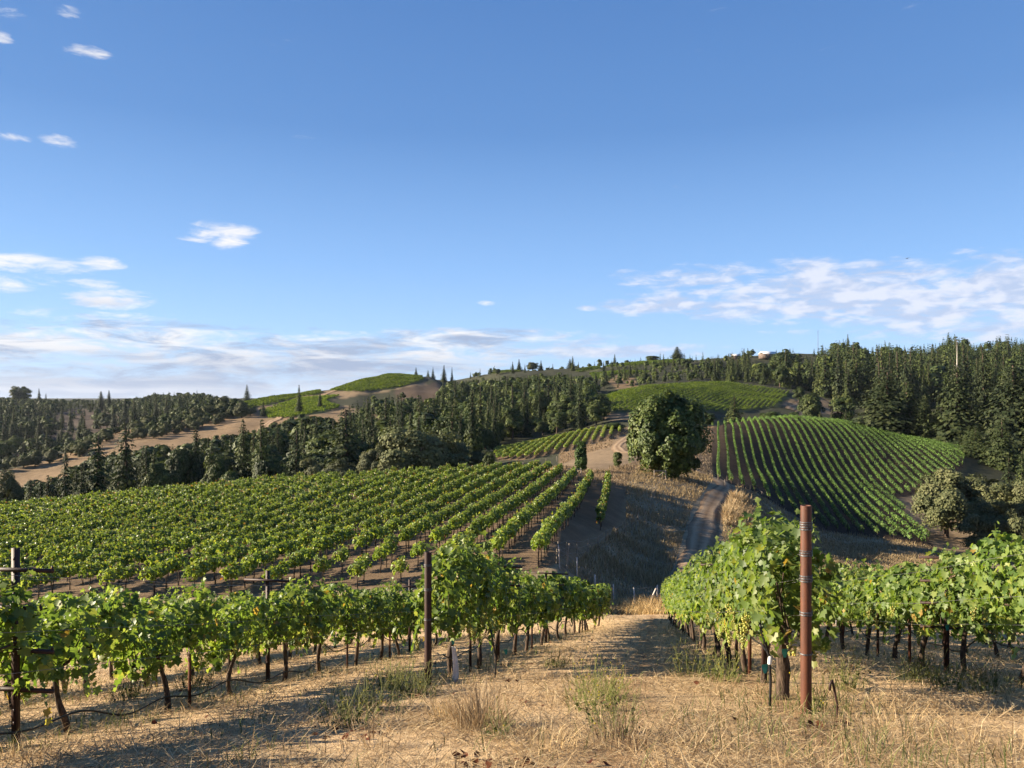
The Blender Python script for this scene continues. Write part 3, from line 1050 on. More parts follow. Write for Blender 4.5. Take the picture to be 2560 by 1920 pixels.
arm_post(x, y, -.16, 1.84, [(1.82, .42), (1.45, .40), (1.1, .40), (.72, .40)], 'crossarm post with wires in the right edge row', th=.07)
x, y = on_row('right_second', 23.0)
arm_post(x, y, -.16, 1.84, [(1.76, .42), (1.35, .40)], 'crossarm post in the right edge row, farther down the slope')
x, y = on_row('left_back', 10.2)
arm_post(x, y, -.1, 1.84, [(1.66, .62)], 'dark crossarm post showing just right of the left edge post, one row behind')
x, y = on_row('left_arm', 20.0)
arm_post(x, y, -.1, 1.9, [(1.72, .4), (1.4, .4)], 'thin dark crossarm post far down the left crossarm row')

# plain line stakes beside trunks
for nm, ys in (('left_arm', (6.6, 9.7, 15.2, 17.9)), ('left_post', (12.9, 16.6, 18.5)), ('right_post', (9.4, 10.6, 12.1, 15.0)), ('right_second', (9.2, 13.6, 15.4, 18)), ('left_back', (9.0, 12.0, 14.6))):
    for k, yv in enumerate(ys):
        x, y = on_row(nm, yv)
        mb = MB()
        add_box(mb, (0, 0, .5), (.045, .006, 1.4))
        add_box(mb, (-.02, .015, .5), (.006, .03, 1.398))
        desc = [r[5] for r in ROWS if r[0] == nm][0]
        o = obj('steel_stake', mb.mesh('steel_stake', [M['rust' if k % 2 else 'rustdark']]), None, (x + .1, y + .35, float(H(x + .1, y + .35))), -.15)
        tag(o, f'short rusty steel stake, {ORD[k]} one in the {desc}', 'stake', 'steel stakes beside the vine trunks')


def wire(name, pts, r, m, label, cat, group):
    mb = MB()
    P = np.array(pts, float)
    add_tube(mb, P, r, 5, 0, False)
    tag(obj(name, mb.mesh(name, [m], True)), label, cat, group)


for nm, ya, yb, hs, wn in (('right_post', 7.07, 38, (.9, 1.24, 1.47), 'row behind the tall rust post'), ('left_post', 11.1, 38, (.93, 1.38), 'row left of the path'),
                           ('left_arm', 4.6, 33, (.74, 1.1, 1.6), 'left crossarm row'), ('right_second', 9, 36, (.76, 1.1, 1.6), 'right edge row')):
    for hi_, hh in enumerate(hs):
        for sd in (-1, 1):
            n = 40
            yv = np.linspace(ya, yb, n)
            x0, s = ROWF[nm]
            off = sd * (.40 if nm in ('left_arm', 'right_second') else .42 * np.clip((yv - ya) / 5, 0.1, 1))
            xv = x0 + s * yv + off
            zv = H(x0 + s * yv, yv) + hh
            wire('trellis_wire', np.stack([xv, yv, zv], 1), .002, M['wire'],
                 f'thin {("lowest", "middle", "top")[hi_] if len(hs) == 3 else ("lower", "upper")[hi_]} {"left" if sd < 0 else "right"} hand trellis wire running along the {wn}', 'wire', 'trellis wires of the near vine rows')

# slack feeder wires beyond the right post
for k, (p0, p1, sag) in enumerate([((961, 555, 12.2), (818, 585, 21), .25), ((961, 575, 12.2), (815, 610, 21), .2)]):
    a = np.array([(p0[0] - 512) / FOC * p0[2], p0[2], -(p0[1] - HOR) / FOC * p0[2]])
    c = np.array([(p1[0] - 512) / FOC * p1[2], p1[2], -(p1[1] - HOR) / FOC * p1[2]])
    q = np.linspace(0, 1, 16)[:, None]
    wire('trellis_wire', a + (c - a) * q - np.array([0, 0, sag]) * 4 * q * (1 - q), .006, M['wire'], f'{("upper", "lower")[k]} slack wire strung above the vines right of the rust post', 'wire', 'slack wires right of the rust post')

# drip hoses
for nm, ya, yb, hh, lab in (('left_arm', 4.2, 14.5, .16, 'black drip hose sagging along the left crossarm row'), ('left_post', 11.6, 30, .42, 'black drip hose strung through the row left of the path'),
                            ('right_post', 7.3, 30, .5, 'black drip hose strung through the row behind the tall rust post'), ('left_arm', 14.4, 30, .45, 'black drip hose farther along the left crossarm row'),
                            ('right_second', 9, 30, .45, 'black drip hose strung through the right edge row')):
    yv = np.linspace(ya, yb, 60)
    x0, s = ROWF[nm]
    xv = x0 + s * yv + .06 * np.sin(yv * 1.1) + .05
    zv = H(xv, yv) + hh + .1 * np.sin(yv * 1.9) * (1 if hh > .3 else .35) + .05 * np.sin(yv * 4.1)
    wire('irrigation_hose', np.stack([xv, yv, zv], 1), .011, M['black'], lab, 'hose', 'black drip hoses')

# feed risers and small marks near the posts
mb = MB()
bx, by = 2.57, 7.68
add_tube(mb, np.array([(0, 0, -.05), (.01, 0, .25), (-.005, 0, .5), (-.07, .02, .72), (-.09, .05, .85)]), .014, 8)
o = obj('irrigation_riser', mb.mesh('riser_tube', [M['black']], True), None, (bx, by, float(H(bx, by))))
tag(o, 'black riser tube with white sleeve beside the gnarled trunk by the tall post', 'pipe')
mb = MB()
add_tube(mb, np.array([(0, 0, .42), (.003, 0, .50)]), .02, 10)
obj('white_sleeve', mb.mesh('white_sleeve', [M['white']], True), o)
mb = MB()
bx, by = PL[0] + .95, PL[1] + .55
add_tube(mb, np.array([(0, 0, -.05), (.02, 0, .3), (-.03, 0, .55), (-.06, .02, .72)]), .013, 8)
tag(obj('irrigation_riser', mb.mesh('riser_tube', [M['black']], True), None, (bx, by, float(H(bx, by)))), 'black curved riser tube beside the trunk right of the left rust post', 'pipe')
# folded white trunk guard
mb = MB()
n = 9
q = np.linspace(0, 1, n)
for s, dx in ((1, 0.0), (-1, .035)):
    V = np.stack([np.stack([.052 * (1 - .5 * q) * k * s + .02 * np.sin(q * 4), dx + 0 * q, -.03 + q * .55], 1) for k in (-1, 0, 1)], 1)
    V[:, 1, 1] += .03 * s
    i = np.arange(n - 1)[:, None] * 3
    k2 = np.arange(2)[None]
    mb.add(V.reshape(-1, 3), np.stack([i + k2, i + k2 + 1, i + k2 + 4, i + k2 + 3], -1).reshape(-1, 4))
bx, by = PL[0] + .36, PL[1] + .25
tag(obj('trunk_guard', mb.mesh('trunk_guard', [M['white']], True), None, (bx, by, float(H(bx, by)))), 'crumpled white plastic trunk guard standing beside the left rust post', 'guard')
# teal tie tapes
for (x, y, hz, lab) in ((PR[0] + .03 - .25, PR[1] + .55, .42, 'teal tie tape on the gnarled trunk by the tall rust post'), (PR[0] + .1, PR[1] + .9, .55, 'teal tie tape hanging just behind the tall rust post'),
                        (PL[0] + .3, PL[1] + .75, .62, 'teal tie tape on the first trunk beside the left rust post'), (PL[0] + 1.1, PL[1] + 2.2, .35, 'teal tie tape on a trunk farther along the row left of the path'),
                        (6.75, 12.0, .75, 'teal tie tape on the crossarm post of the right edge row')):
    mb = MB()
    V = np.array([(-.03, 0, .02), (.03, 0, .025), (.035, .01, -.01), (-.025, .01, -.015), (.02, .012, -.07), (0.0, .02, -.075)])
    mb.add(V, np.array([(0, 1, 2, 3)]))
    mb.F.append((np.array([(3, 2, 4, 5)]), 0))
    tag(obj('tie_tape', mb.mesh('tie_tape', [M['teal']]), None, (x, y - .06, float(H(x, y)) + hz)), lab, 'tape', 'teal tie tapes on vine trunks')

# bent iron stake at the foot of the tall post
mb = MB()
add_tube(mb, np.array([(.02, 0, -.1), (.015, 0, .12), (-.01, 0, .26), (-.03, 0, .33), (-.045, 0, .30), (-.05, 0, .24)]), .011, 6)
x, y = PR[0] + .13, PR[1] - .33
tag(obj('anchor_stake', mb.mesh('anchor_stake', [M['rustdark']], True), None, (x, y, float(H(x, y)))), 'short bent rusty anchor rod in the grass right of the tall rust post', 'stake')


# ------------------------------------------------------------------ fences
def fence(name, pts, h, label, cat, group, nw=5, stays=True, m='wood', pr=.035, brace=None):
    e = obj(name, None, None, (0, 0, 0))
    p0 = pts[0]
    e.location = (p0[0], p0[1], float(H(p0[0], p0[1])))
    tag(e, label, cat, group)
    L = np.array(e.location)
    P3 = [np.array([x, y, float(H(x, y))]) for x, y in pts]
    for p in P3:
        mb = MB()
        tl = rng.normal(0, .03, 2)
        q = np.linspace(0, 1, 4)[:, None]
        add_tube(mb, np.array([0, 0, -.3]) + q * np.array([tl[0], tl[1], h + .3 + rng.uniform(-.08, .1)]), pr * rng.uniform(.85, 1.15), 7)
        obj('post', mb.mesh('post', [M[m]], True), e, p - L)
    mb = MB()
    for k in range(nw):
        z = h * (.12 + .8 * k / (nw - 1))
        for a, c in zip(P3[:-1], P3[1:]):
            q = np.linspace(0, 1, 4)[:, None]
            W = a + (c - a) * q - L
            W[:, 2] = H(W[:, 0] + L[0], W[:, 1] + L[1]) - L[2] + z
            add_tube(mb, W, .006 if nw > 3 else .005, 4, 0, False)
    if stays:
        for a, c in zip(P3[:-1], P3[1:]):
            n = int(np.linalg.norm(c - a) / .3)
            for q in np.linspace(0, 1, n + 1)[1:-1]:
                w = a + (c - a) * q
                w[2] = float(H(w[0], w[1]))
                w = w - L
                add_tube(mb, np.array([w + (0, 0, h * .12), w + (0, 0, h * .92)]), .004, 3, 0, False)
    obj('wire_mesh' if stays else 'wire', mb.mesh('wire_mesh', [M['wire']]), e)
    if brace:
        mb = MB()
        a, c = brace
        a = np.array([a[0], a[1], float(H(a[0], a[1])) + h * .9]) - L
        c = np.array([c[0], c[1], float(H(c[0], c[1])) + .05]) - L
        add_tube(mb, np.array([a, (a + c) / 2, c]), .05, 6)
        obj('brace', mb.mesh('brace', [M[m]], True), e)
    return e


FY = 46.0
fpts = [at(c, FY)[:2] for c in (560, 577, 595, 614, 635, 657, 676, 700, 724, 750, 778, 806, 836, 870, 905, 940, 975)]
fence('wire_fence', fpts, 1.5, 'wire mesh fence on thin wooden posts across the end of the grassy path', 'fence', None, 6, True, 'deadwood', .042,
      (at(657, FY)[:2], at(646, FY - .4)[:2]))
BL = [at(556, 48), at(566, 51), at(577, 55), at(588, 60), at(598, 64), at(606, 69), at(616, 74), at(625, 80), at(632, 85), at(638, 90), at(645, 95), at(651, 102), at(656, 110), at(660, 119), at(663, 126)]
fence('post_fence', [p[:2] for p in BL], 1.05, 'line of pale wooden fence posts along the top of the dry grass bank', 'fence', None, 3, False, 'wood', .034)
RL = [at(756, 106), at(746, 112), at(738, 120), at(731, 128), at(725, 137), at(718, 147), at(711, 158)]
fence('post_fence', [p[:2] for p in RL], 1.2, 'pale stakes along the road edge below the striped hill vineyard', 'fence', None, 3, False, 'wood', .05)
RF = [at(718, 146), at(727, 150), at(738, 150), at(750, 148), at(762, 146), at(776, 142), at(790, 138), at(806, 134), at(824, 132)]
fence('post_fence', [p[:2] for p in RF], 1.2, 'thin stakes below the foot of the striped vine rows', 'fence', None, 2, False, 'wood', .04)
VF = [at(c, d) for c, d in ((500, 176), (512, 178), (523, 180), (534, 182), (546, 185), (557, 189), (570, 195), (582, 206), (592, 219), (600, 230), (609, 244), (618, 256), (627, 268))]
fence('post_fence', [p[:2] for p in VF], 1.3, 'pale posts along the edge of the small vineyard beyond the cypress', 'fence', None, 2, False, 'wood', .06)
# H shaped brace frame of the bank fence
x, y, z = at(660, 124)
e = obj('brace_frame', None, None, (x, y, z), .1)
tag(e, 'pale wooden brace frame with a diagonal on the bank left of the road', 'brace frame', 'wooden fence brace frames')
for nm, pts in (('post', [(-.95, 0, -.3), (-.95, 0, 1.5)]), ('post', [(.95, 0, -.3), (.95, 0, 1.55)]), ('rail', [(-.95, 0, 1.4), (.95, 0, 1.4)]), ('diagonal', [(.9, .02, 1.3), (-.85, .02, .25)])):
    mb = MB()
    add_tube(mb, np.array(pts), .075, 7)
    obj(nm, mb.mesh(nm, [M['wood']], True), e)
x, y, z = at(575, 119)
e2 = obj('brace_frame', None, None, (x, y, z), -.2)
tag(e2, 'small pale wooden gate frame beside the cypress', 'brace frame', 'wooden fence brace frames')
for ch in e.children:
    c = ch.copy()
    COL.objects.link(c)
    c.parent = e2
# splintered corner posts at the near tip of the bank
for k, (c, d, hh, tl) in enumerate(((556, 47.0, 1.35, .14), (559, 47.4, 1.0, .05), (566, 47.2, 1.5, .2))):
    x, y, z = at(c, d)
    mb = MB()
    add_tube(mb, np.array([(0, 0, -.3), (tl * .5, 0, hh / 2), (tl, 0, hh)]), .04, 6)
    tag(obj('leaning_post', mb.mesh('leaning_post', [M['wood']], True), None, (x, y, z)), ('tall leaning', 'shortest', 'rightmost leaning')[k] + ' grey wooden corner post at the near tip of the grass bank', 'post', 'corner posts at the tip of the bank')

# ------------------------------------------------------------------ vineyard blocks beyond the slope
def row_points(block, direc, gap, step, pad=0.0):
    """points along parallel rows inside a block: list of (row number, X array, Y array)"""
    poly, y0, y1 = block
    d = np.array(direc, float)
    d /= np.linalg.norm(d)
    nrm = np.array([d[1], -d[0]])
    c = [at(p[0], yy)[:2] for p in poly for yy in (y0, y1)]
    c = np.array(c)
    us, vs = c @ nrm, c @ d
    out = []
    for r, u in enumerate(np.arange(math.floor(us.min() / gap) * gap, us.max(), gap)):
        v = np.arange(vs.min(), vs.max(), step)
        X, Y = nrm[0] * u + d[0] * v, nrm[1] * u + d[1] * v
        k = (Y > y0) & (Y < y1)
        X, Y = X[k], Y[k]
        if not len(X):
            continue
        px, py = proj(X, Y, H(X, Y))
        k = inside(px, py, poly)
        if k.any():
            out.append((r, X[k], Y[k]))
    return out


def small_vine(seed, n, half=.78, tm=LEAF_MID, tf=LEAF_MID_F, size=(.15, .24)):
    """open bush-like vine of the middle block, in arrays so that it can be merged or used alone"""
    global rng
    rng = np.random.default_rng(seed)
    mb = MB()
    y = rng.uniform(-half, half, n)
    ang = rng.uniform(-.3 * math.pi, 1.3 * math.pi, n)
    rr = np.sqrt(rng.uniform(.15, 1, n))
    bm = 1 + .2 * np.sin(y * 6 + seed) + .1 * np.sin(y * 11 + ang)
    x = np.cos(ang) * rr * .36 * bm
    z = 1.30 + np.sin(ang) * rr * .44 * bm
    N = np.stack([np.cos(ang), rng.normal(0, .3, n), np.sin(ang) * .8 + .4], 1) + rdir(n) * .7
    D = np.stack([np.cos(ang) * .5, rng.normal(0, .5, n), np.full(n, -1.0)], 1) + rdir(n) * .4
    t = np.clip(rng.random(n) * .9 + np.where(z < 1.08, rng.random(n) * .22, 0), 0, 1)
    t = np.where((rng.random(n) < .03) & (z < 1.2), 1.0, np.minimum(t, .95))
    leaves(mb, np.stack([x, y, z], 1), N, D, rng.uniform(*size, n), tm, tf, 0, t)
    for k in range(6):
        y0, m = rng.uniform(-half, half), 5
        q = np.linspace(0, 1, m)
        P = np.stack([rng.uniform(-.25, .25) + rng.normal(0, .15) * q, y0 + rng.normal(0, .15) * q, 1.6 + rng.uniform(.2, .42) * q], 1)
        leaves(mb, P, rdir(m) + np.array([0, 0, .6]), rdir(m), rng.uniform(*size, m) * .75, tm, tf, 0, None)
    return mb


def small_trunk(seed, matk='darkbark'):
    r = np.random.default_rng(seed)
    mb = MB()
    q = np.linspace(0, 1, 5)
    add_tube(mb, np.stack([r.normal(0, .025, 5), r.normal(0, .025, 5), -.1 + q * 1.2], 1), .034 * (1.15 - .4 * q), 5)
    for s in (-1, 1):
        add_tube(mb, np.stack([r.normal(0, .02, 4), s * np.linspace(0, .75, 4), 1.06 + r.normal(0, .02, 4)], 1), .02, 4)
    x = r.uniform(-.06, .06)
    add_tube(mb, np.array([(x, .12, -.1), (x + .02, .13, .9), (x, .12, 1.75 + r.uniform(-.2, .1))]), .016, 4)
    return mb


SV_MB = [small_vine(300 + k, 175) for k in range(6)]
SV_ME = [m_.mesh('foliage', [M['vine_mid']]) for m_ in SV_MB]
ST_MB = [small_trunk(320 + k) for k in range(4)]
ST_ME = [m_.mesh('trunk', [M['darkbark']]) for m_ in ST_MB]
FARV_MB = [small_vine(340 + k, 90, size=(.2, .33)) for k in range(5)]
rng = np.random.default_rng(6)
DIR1 = (math.sin(math.radians(8.5)), math.cos(math.radians(8.5)))
spots = []
rows1 = row_points(V1, DIR1, 2.6, 1.4)
for r, X, Y in rows1:
    for x, y in zip(X, Y):
        if rng.random() < .07 or (y < 62 and rng.random() < .08):
            continue
        spots.append((x + rng.normal(0, .06), y + rng.normal(0, .12), r))
spots = np.array(spots)
Zs = H(spots[:, 0], spots[:, 1])
pxs, pys = proj(spots[:, 0], spots[:, 1], Zs)
vis = (pxs > -10) & (pxs < 1034)
order = np.argsort(np.where(vis, spots[:, 1], 1e6))
NEARV = len([o for o in bpy.data.objects if o.name.startswith('grapevine')])
keep = order[:max(0, 298 - NEARV)]
rest = np.setdiff1d(np.arange(len(spots)), keep)
a1 = math.atan2(DIR1[0], DIR1[1])
rowmax = int(spots[:, 2].max())
cnt = {}
for i in sorted(keep, key=lambda i: (spots[i, 2], spots[i, 1])):
    r = int(spots[i, 2])
    cnt[r] = cnt.get(r, 0) + 1
    e = obj('grapevine', None, None, (spots[i, 0], spots[i, 1], float(Zs[i])), -a1 + (math.pi if rng.random() < .5 else 0), rng.uniform(.88, 1.1))
    rowd = 'rightmost row' if r == rowmax else f'{ORD[rowmax - r]} row from the right' if rowmax - r < len(ORD) else 'left rows'
    nth = 'near end of' if cnt[r] == 1 else f'{ORD[cnt[r] - 1]} up'
    tag(e, f'small grapevine, {nth} the {rowd} on the middle hill', 'grapevine', 'grapevines at the near edge of the middle vineyard')
    obj('trunk', ST_ME[i % 4], e)
    obj('foliage', SV_ME[i % 6], e, None, 0, (1, 1, 1))


def merge_at(mb, srcs, X, Y, Z, rz, sc, mat_=0, tsh=0.0):
    """adds copies of source meshes into one mesh"""
    pick = rng.integers(0, len(srcs), len(X))
    for k, s in enumerate(srcs):
        idx = np.nonzero(pick == k)[0]
        if not len(idx):
            continue
        V = np.concatenate(s.V)
        T = np.concatenate(s.T)
        c, sn = np.cos(rz[idx]), np.sin(rz[idx])
        S = sc[idx] if sc.ndim == 2 else np.stack([sc[idx]] * 3, 1)
        vx, vy = V[None, :, 0] * S[:, 0:1], V[None, :, 1] * S[:, 1:2]
        W = np.stack([X[idx, None] + vx * c[:, None] - vy * sn[:, None], Y[idx, None] + vx * sn[:, None] + vy * c[:, None], Z[idx, None] + V[None, :, 2] * S[:, 2:3]], -1)
        base = np.arange(len(idx)) * len(V)
        sh = rng.normal(0, tsh, len(idx))[:, None] if tsh else 0
        k0 = mb.n
        TT_ = np.clip(T[None] + sh, 0, 1).ravel() if tsh else np.tile(T, len(idx))
        mb.V.append(W.reshape(-1, 3))
        mb.T.append(TT_)
        mb.n += len(idx) * len(V)
        for F, m in s.F:
            mb.F.append(((F[None] + base[:, None, None]).reshape(-1, F.shape[1]) + k0, m + mat_))


mb = MB()
X, Y = spots[rest, 0], spots[rest, 1]
rz = np.where(rng.random(len(X)) < .5, 0, math.pi) - a1
nearm = Y < 85
merge_at(mb, SV_MB, X[nearm], Y[nearm], Zs[rest][nearm], rz[nearm], rng.uniform(.88, 1.12, nearm.sum()), 0, .04)
merge_at(mb, FARV_MB, X[~nearm], Y[~nearm], Zs[rest][~nearm], rz[~nearm], rng.uniform(.9, 1.12, (~nearm).sum()), 0, .04)
merge_at(mb, ST_MB, X, Y, Zs[rest], rz, np.ones(len(X)), 1)
tag(obj('vineyard', mb.mesh('vineyard', [M['vine_mid'], M['darkbark']])), 'rows of small grapevines covering the middle hilltop behind the near slope', 'vineyard', None, 'stuff')
VPTS = [(spots[:, 0], spots[:, 1])]


def strip(mb, X, Y, direc, per, wid, z0, z1, size, tm=LEAF_LO, tf=LEAF_LO_F, seed=0):
    """hedge-like vine row: leaf-cluster faces scattered through its volume at every row point"""
    n = len(X) * per
    d = norm(np.array([direc[0], direc[1], 0.0]))
    s = np.array([d[1], -d[0], 0])
    Xr, Yr = np.repeat(X, per), np.repeat(Y, per)
    Zr = H(Xr, Yr)
    step = float(np.median(np.hypot(np.diff(X), np.diff(Y)))) if len(X) > 1 else 1.5
    ang = rng.uniform(-.25 * math.pi, 1.25 * math.pi, n)
    rr = np.sqrt(rng.uniform(.3, 1, n))
    v = rng.uniform(-step / 2, step / 2, n)
    bm = 1 + .24 * np.sin((Xr * d[0] + Yr * d[1] + v) * 2.6 + seed + np.sin((Xr * d[0] + Yr * d[1]) * .5)) + .12 * np.sin((Xr * d[0] + Yr * d[1]) * .9 + seed)
    P = np.stack([Xr, Yr, Zr], 1) + d * v[:, None] + s * (np.cos(ang) * rr * wid * bm)[:, None]
    P[:, 2] += (z0 + z1) / 2 + np.sin(ang) * rr * (z1 - z0) / 2 * bm
    N = s * np.cos(ang)[:, None] + np.array([0, 0, 1]) * (np.sin(ang) * .8 + .35)[:, None] + rdir(n) * .6
    leaves(mb, P, N, rdir(n) + np.array([0, 0, -.6]), rng.uniform(*size, n), tm, tf, 0, np.clip(rng.random(n) * .9, 0, 1))


# the striped hill: each row can be counted, so each row is a thing
DIR4 = (.268, 1.0)
rows4 = row_points(V4, DIR4, 2.35, 1.5)
for q, (r, X, Y) in enumerate(rows4):
    if len(X) < 4:
        continue
    X, Y = X + .12 * np.sin(Y * .09 + q), Y
    e = obj('vine_row', None, None, (float(X[0]), float(Y[0]), float(H(X[0], Y[0]))))
    tag(e, f'{"first" if q == 0 else ORD[q] if q < len(ORD) else "rightmost"} trellised vine row on the striped hill, counting from the big round tree', 'vine row', 'vine rows striping the hill on the right')
    L = np.array(e.location)
    mb = MB()
    kp = rng.random(len(X)) > .04
    strip(mb, X[kp], Y[kp], DIR4, 28, .24, .45, 1.85, (.2, .36), seed=q)
    mb.V = [v - L for v in mb.V]
    obj('foliage', mb.mesh('foliage', [M['vine_hill']]), e)
    mb = MB()
    Z = H(X, Y)
    merge_at(mb, ST_MB, X - L[0], Y - L[1], Z - L[2], np.zeros(len(X)), np.full(len(X), .8))
    k = mb.n
    for j in (0, -1):
        add_tube(mb, np.array([(X[j], Y[j], Z[j] - .2), (X[j], Y[j], Z[j] + 1.9)]) - L, .05, 6)
    obj('trunk', mb.mesh('trunk', [M['darkbark']]), e)['kind'] = 'stuff'
    VPTS.append((X, Y))

# smaller and farther blocks, seen as green masses
rows = row_points(V2, DIR1, 2.45, 1.55)
mb = MB()
XX, YYv = np.concatenate([r[1] for r in rows]), np.concatenate([r[2] for r in rows])
XX = XX + rng.normal(0, .08, len(XX))
merge_at(mb, FARV_MB, XX, YYv, H(XX, YYv), np.full(len(XX), -a1), rng.uniform(.9, 1.1, len(XX)), 0, .04)
merge_at(mb, ST_MB, XX, YYv, H(XX, YYv), np.zeros(len(XX)), np.ones(len(XX)), 1)
tag(obj('vineyard', mb.mesh('vineyard', [M['vine_mid'], M['darkbark']])), 'small sloping vineyard block beyond the cypress, left of the dirt road', 'vineyard', None, 'stuff')
VPTS.append((XX, YYv))


def far_block(block, direc, gap, per, wid, h, size, label):
    mb = MB()
    for r, X, Y in row_points(block, direc, gap, 2.0):
        if len(X) > 1:
            strip(mb, X + .4 * np.sin(Y * .02), Y, direc, per, wid, .4, h, size, seed=r)
            VPTS.append((X, Y))
    if mb.n:
        tag(obj('vineyard', mb.mesh('vineyard', [M['vine_far']])), label, 'vineyard', None, 'stuff')


far_block(V3, (.55, 1.0), 2.9, 13, .5, 1.9, (.5, .8), 'green vineyard hill between the wooded slope and the striped hill')
for bl, lb in zip(V5, ('long pale green vineyard strip running up the left hill', 'pale green vineyard patch below the track on the left hill', 'bright green vineyard capping the round left hilltop')):
    far_block(bl, (.6, 1.0), 3.2, 10, .55, 1.9, (.7, 1.1), lb)
for bl, lb in zip(V6, ('small green vineyard patch above the golden knoll', 'thin green vineyard strip near the crest left of the golden knoll', 'green vineyard along the far right crest', 'yellowish vineyard strip along the crest above the wooded slope')):
    far_block(bl, (1.0, .25), 3.2, 10, .6, 1.9, (.8, 1.2), lb)

# ------------------------------------------------------------------ trees (built one unit tall, scaled when placed)
def conifer(seed, whorls=22, nb=7, k=5, wid=.2, base=.06, spray=.055, droop=.25, power=.85, ragged=.3, matk='conifer', top=1.0, sw=.55):
    """crown of a conifer: drooping branches of needle sprays; returns the mesh builder"""
    global rng
    rng = np.random.default_rng(seed)
    mb = MB()
    C, N, D, S, T = [], [], [], [], []
    sidegap = rng.uniform(0, 6.28)
    for i in range(whorls):
        u = (i + rng.uniform(-.35, .35)) / whorls
        u = min(max(u, 0), .985)
        z = base + (top - base) * u
        R = wid * ((1 - u) ** power) * rng.uniform(1 - ragged, 1 + ragged * .5) + .008
        if u < .12:
            R *= .75 + 2 * u
        n = max(3, int(nb * (1 - .45 * u)))
        a0 = rng.uniform(0, 6.28)
        for j in range(n):
            a = a0 + j * 2 * math.pi / n + rng.normal(0, .2)
            L = R * rng.uniform(.6, 1.12) * (1 - .22 * max(0, math.cos(a - sidegap)))
            kk = max(2, int(k * (.5 + .5 * L / wid)))
            q = (np.arange(kk) + rng.uniform(.2, .8, kk)) / kk
            r = .12 * L + .88 * L * q
            zz = z - droop * L * q ** 1.5 + .10 * L * q + rng.normal(0, .006, kk)
            off = rng.normal(0, .16 * L + .004, kk) * q
            C.append(np.stack([r * math.cos(a) - off * math.sin(a), r * math.sin(a) + off * math.cos(a), zz], 1))
            N.append(np.stack([np.full(kk, .95 * math.cos(a)), np.full(kk, .95 * math.sin(a)), np.full(kk, .6)], 1) + rdir(kk) * .5)
            D.append(np.stack([np.full(kk, math.cos(a)), np.full(kk, math.sin(a)), np.full(kk, -droop * 1.4)], 1) + rdir(kk) * .45)
            S.append(spray * rng.uniform(.7, 1.35, kk) * (1.25 - .95 * u))
            T.append(np.clip(.2 + .5 * q + rng.normal(0, .2, kk) + rng.normal(0, .12), 0, 1))
    C, N, D, S, T = (np.concatenate(v) for v in (C, N, D, S, T))
    leaves(mb, C, N, D, S * 1.5, SPRAY, SPRAY_F, 0, T, sw)
    return mb


def trunk_mb(seed, r=.016, h=.97, bend=.01, limbs=0, lr=.2, n=7, z0=.3):
    g = np.random.default_rng(seed)
    mb = MB()
    q = np.linspace(0, 1, 9)
    P = np.stack([bend * np.sin(q * 3 + seed), bend * np.cos(q * 2.3 + seed) - bend * math.cos(seed), -.03 + q * (h + .03)], 1)
    add_tube(mb, P, r * (1.25 - 1.15 * q) + .0015, n)
    for k in range(limbs):
        a = k * 2.4 + g.uniform(-.4, .4)
        s = z0 + (h - z0) * k / max(1, limbs) * .75
        p0 = np.array([np.interp(s, P[:, 2], P[:, 0]), np.interp(s, P[:, 2], P[:, 1]), s])
        qq = np.linspace(0, 1, 5)[:, None]
        d = np.array([math.cos(a) * lr, math.sin(a) * lr, g.uniform(.12, .25)])
        add_tube(mb, p0 + d * qq + np.array([0, 0, .06]) * qq * qq, r * np.linspace(.55, .15, 5), 5)
    return mb


def broadleaf(seed, nc=26, m=60, rx=.36, ry=.36, z0=.14, z1=1.0, rc=.15, leaf=.07, tm=LEAF_MID, tf=LEAF_MID_F, flat=.0, bottom=.25, vs=.8):
    global rng
    rng = np.random.default_rng(seed)
    mb = MB()
    zc, hz = (z0 + z1) / 2, (z1 - z0) / 2
    d = rdir(nc)
    if bottom < .8:
        d[:, 2] = np.where(d[:, 2] < -.5, -d[:, 2] * bottom, d[:, 2])
    rad = rng.uniform(.45, .95, nc)
    cc = d * rad[:, None] * np.array([rx - rc * .5, ry - rc * .5, hz - rc * .5]) + np.array([0, 0, zc])
    cr = rc * rng.uniform(.65, 1.3, nc)
    ct = rng.normal(0, .14, nc)
    C, N, T = [], [], []
    for c, r, t0 in zip(cc, cr, ct):
        v = rdir(m)
        v[:, 2] = np.where(v[:, 2] < -.35, -v[:, 2], v[:, 2])
        w = v * (rng.uniform(.35, 1, m) ** .45)[:, None] * r
        w[:, 2] *= vs
        C.append(c + w)
        N.append(v * .7 + norm(c + w - np.array([0, 0, zc])) * .7 + rdir(m) * .5 + np.array([0, 0, .2]))
        T.append(np.clip(.5 + t0 + rng.normal(0, .2, m), 0, 1))
    C, N, T = np.concatenate(C), np.concatenate(N), np.concatenate(T)
    leaves(mb, C, N, rdir(len(C)) + np.array([0, 0, -.5]), leaf * rng.uniform(.6, 1.4, len(C)), tm, tf, 0, T)
    return mb


def kit(mbs, tmb, crown_m, trunk_m, n='crown'):
    return [(m_, m_.mesh(n, [M[crown_m]]), t_, t_.mesh('trunk', [M[trunk_m]], True)) for m_, t_ in zip(mbs, tmb)]


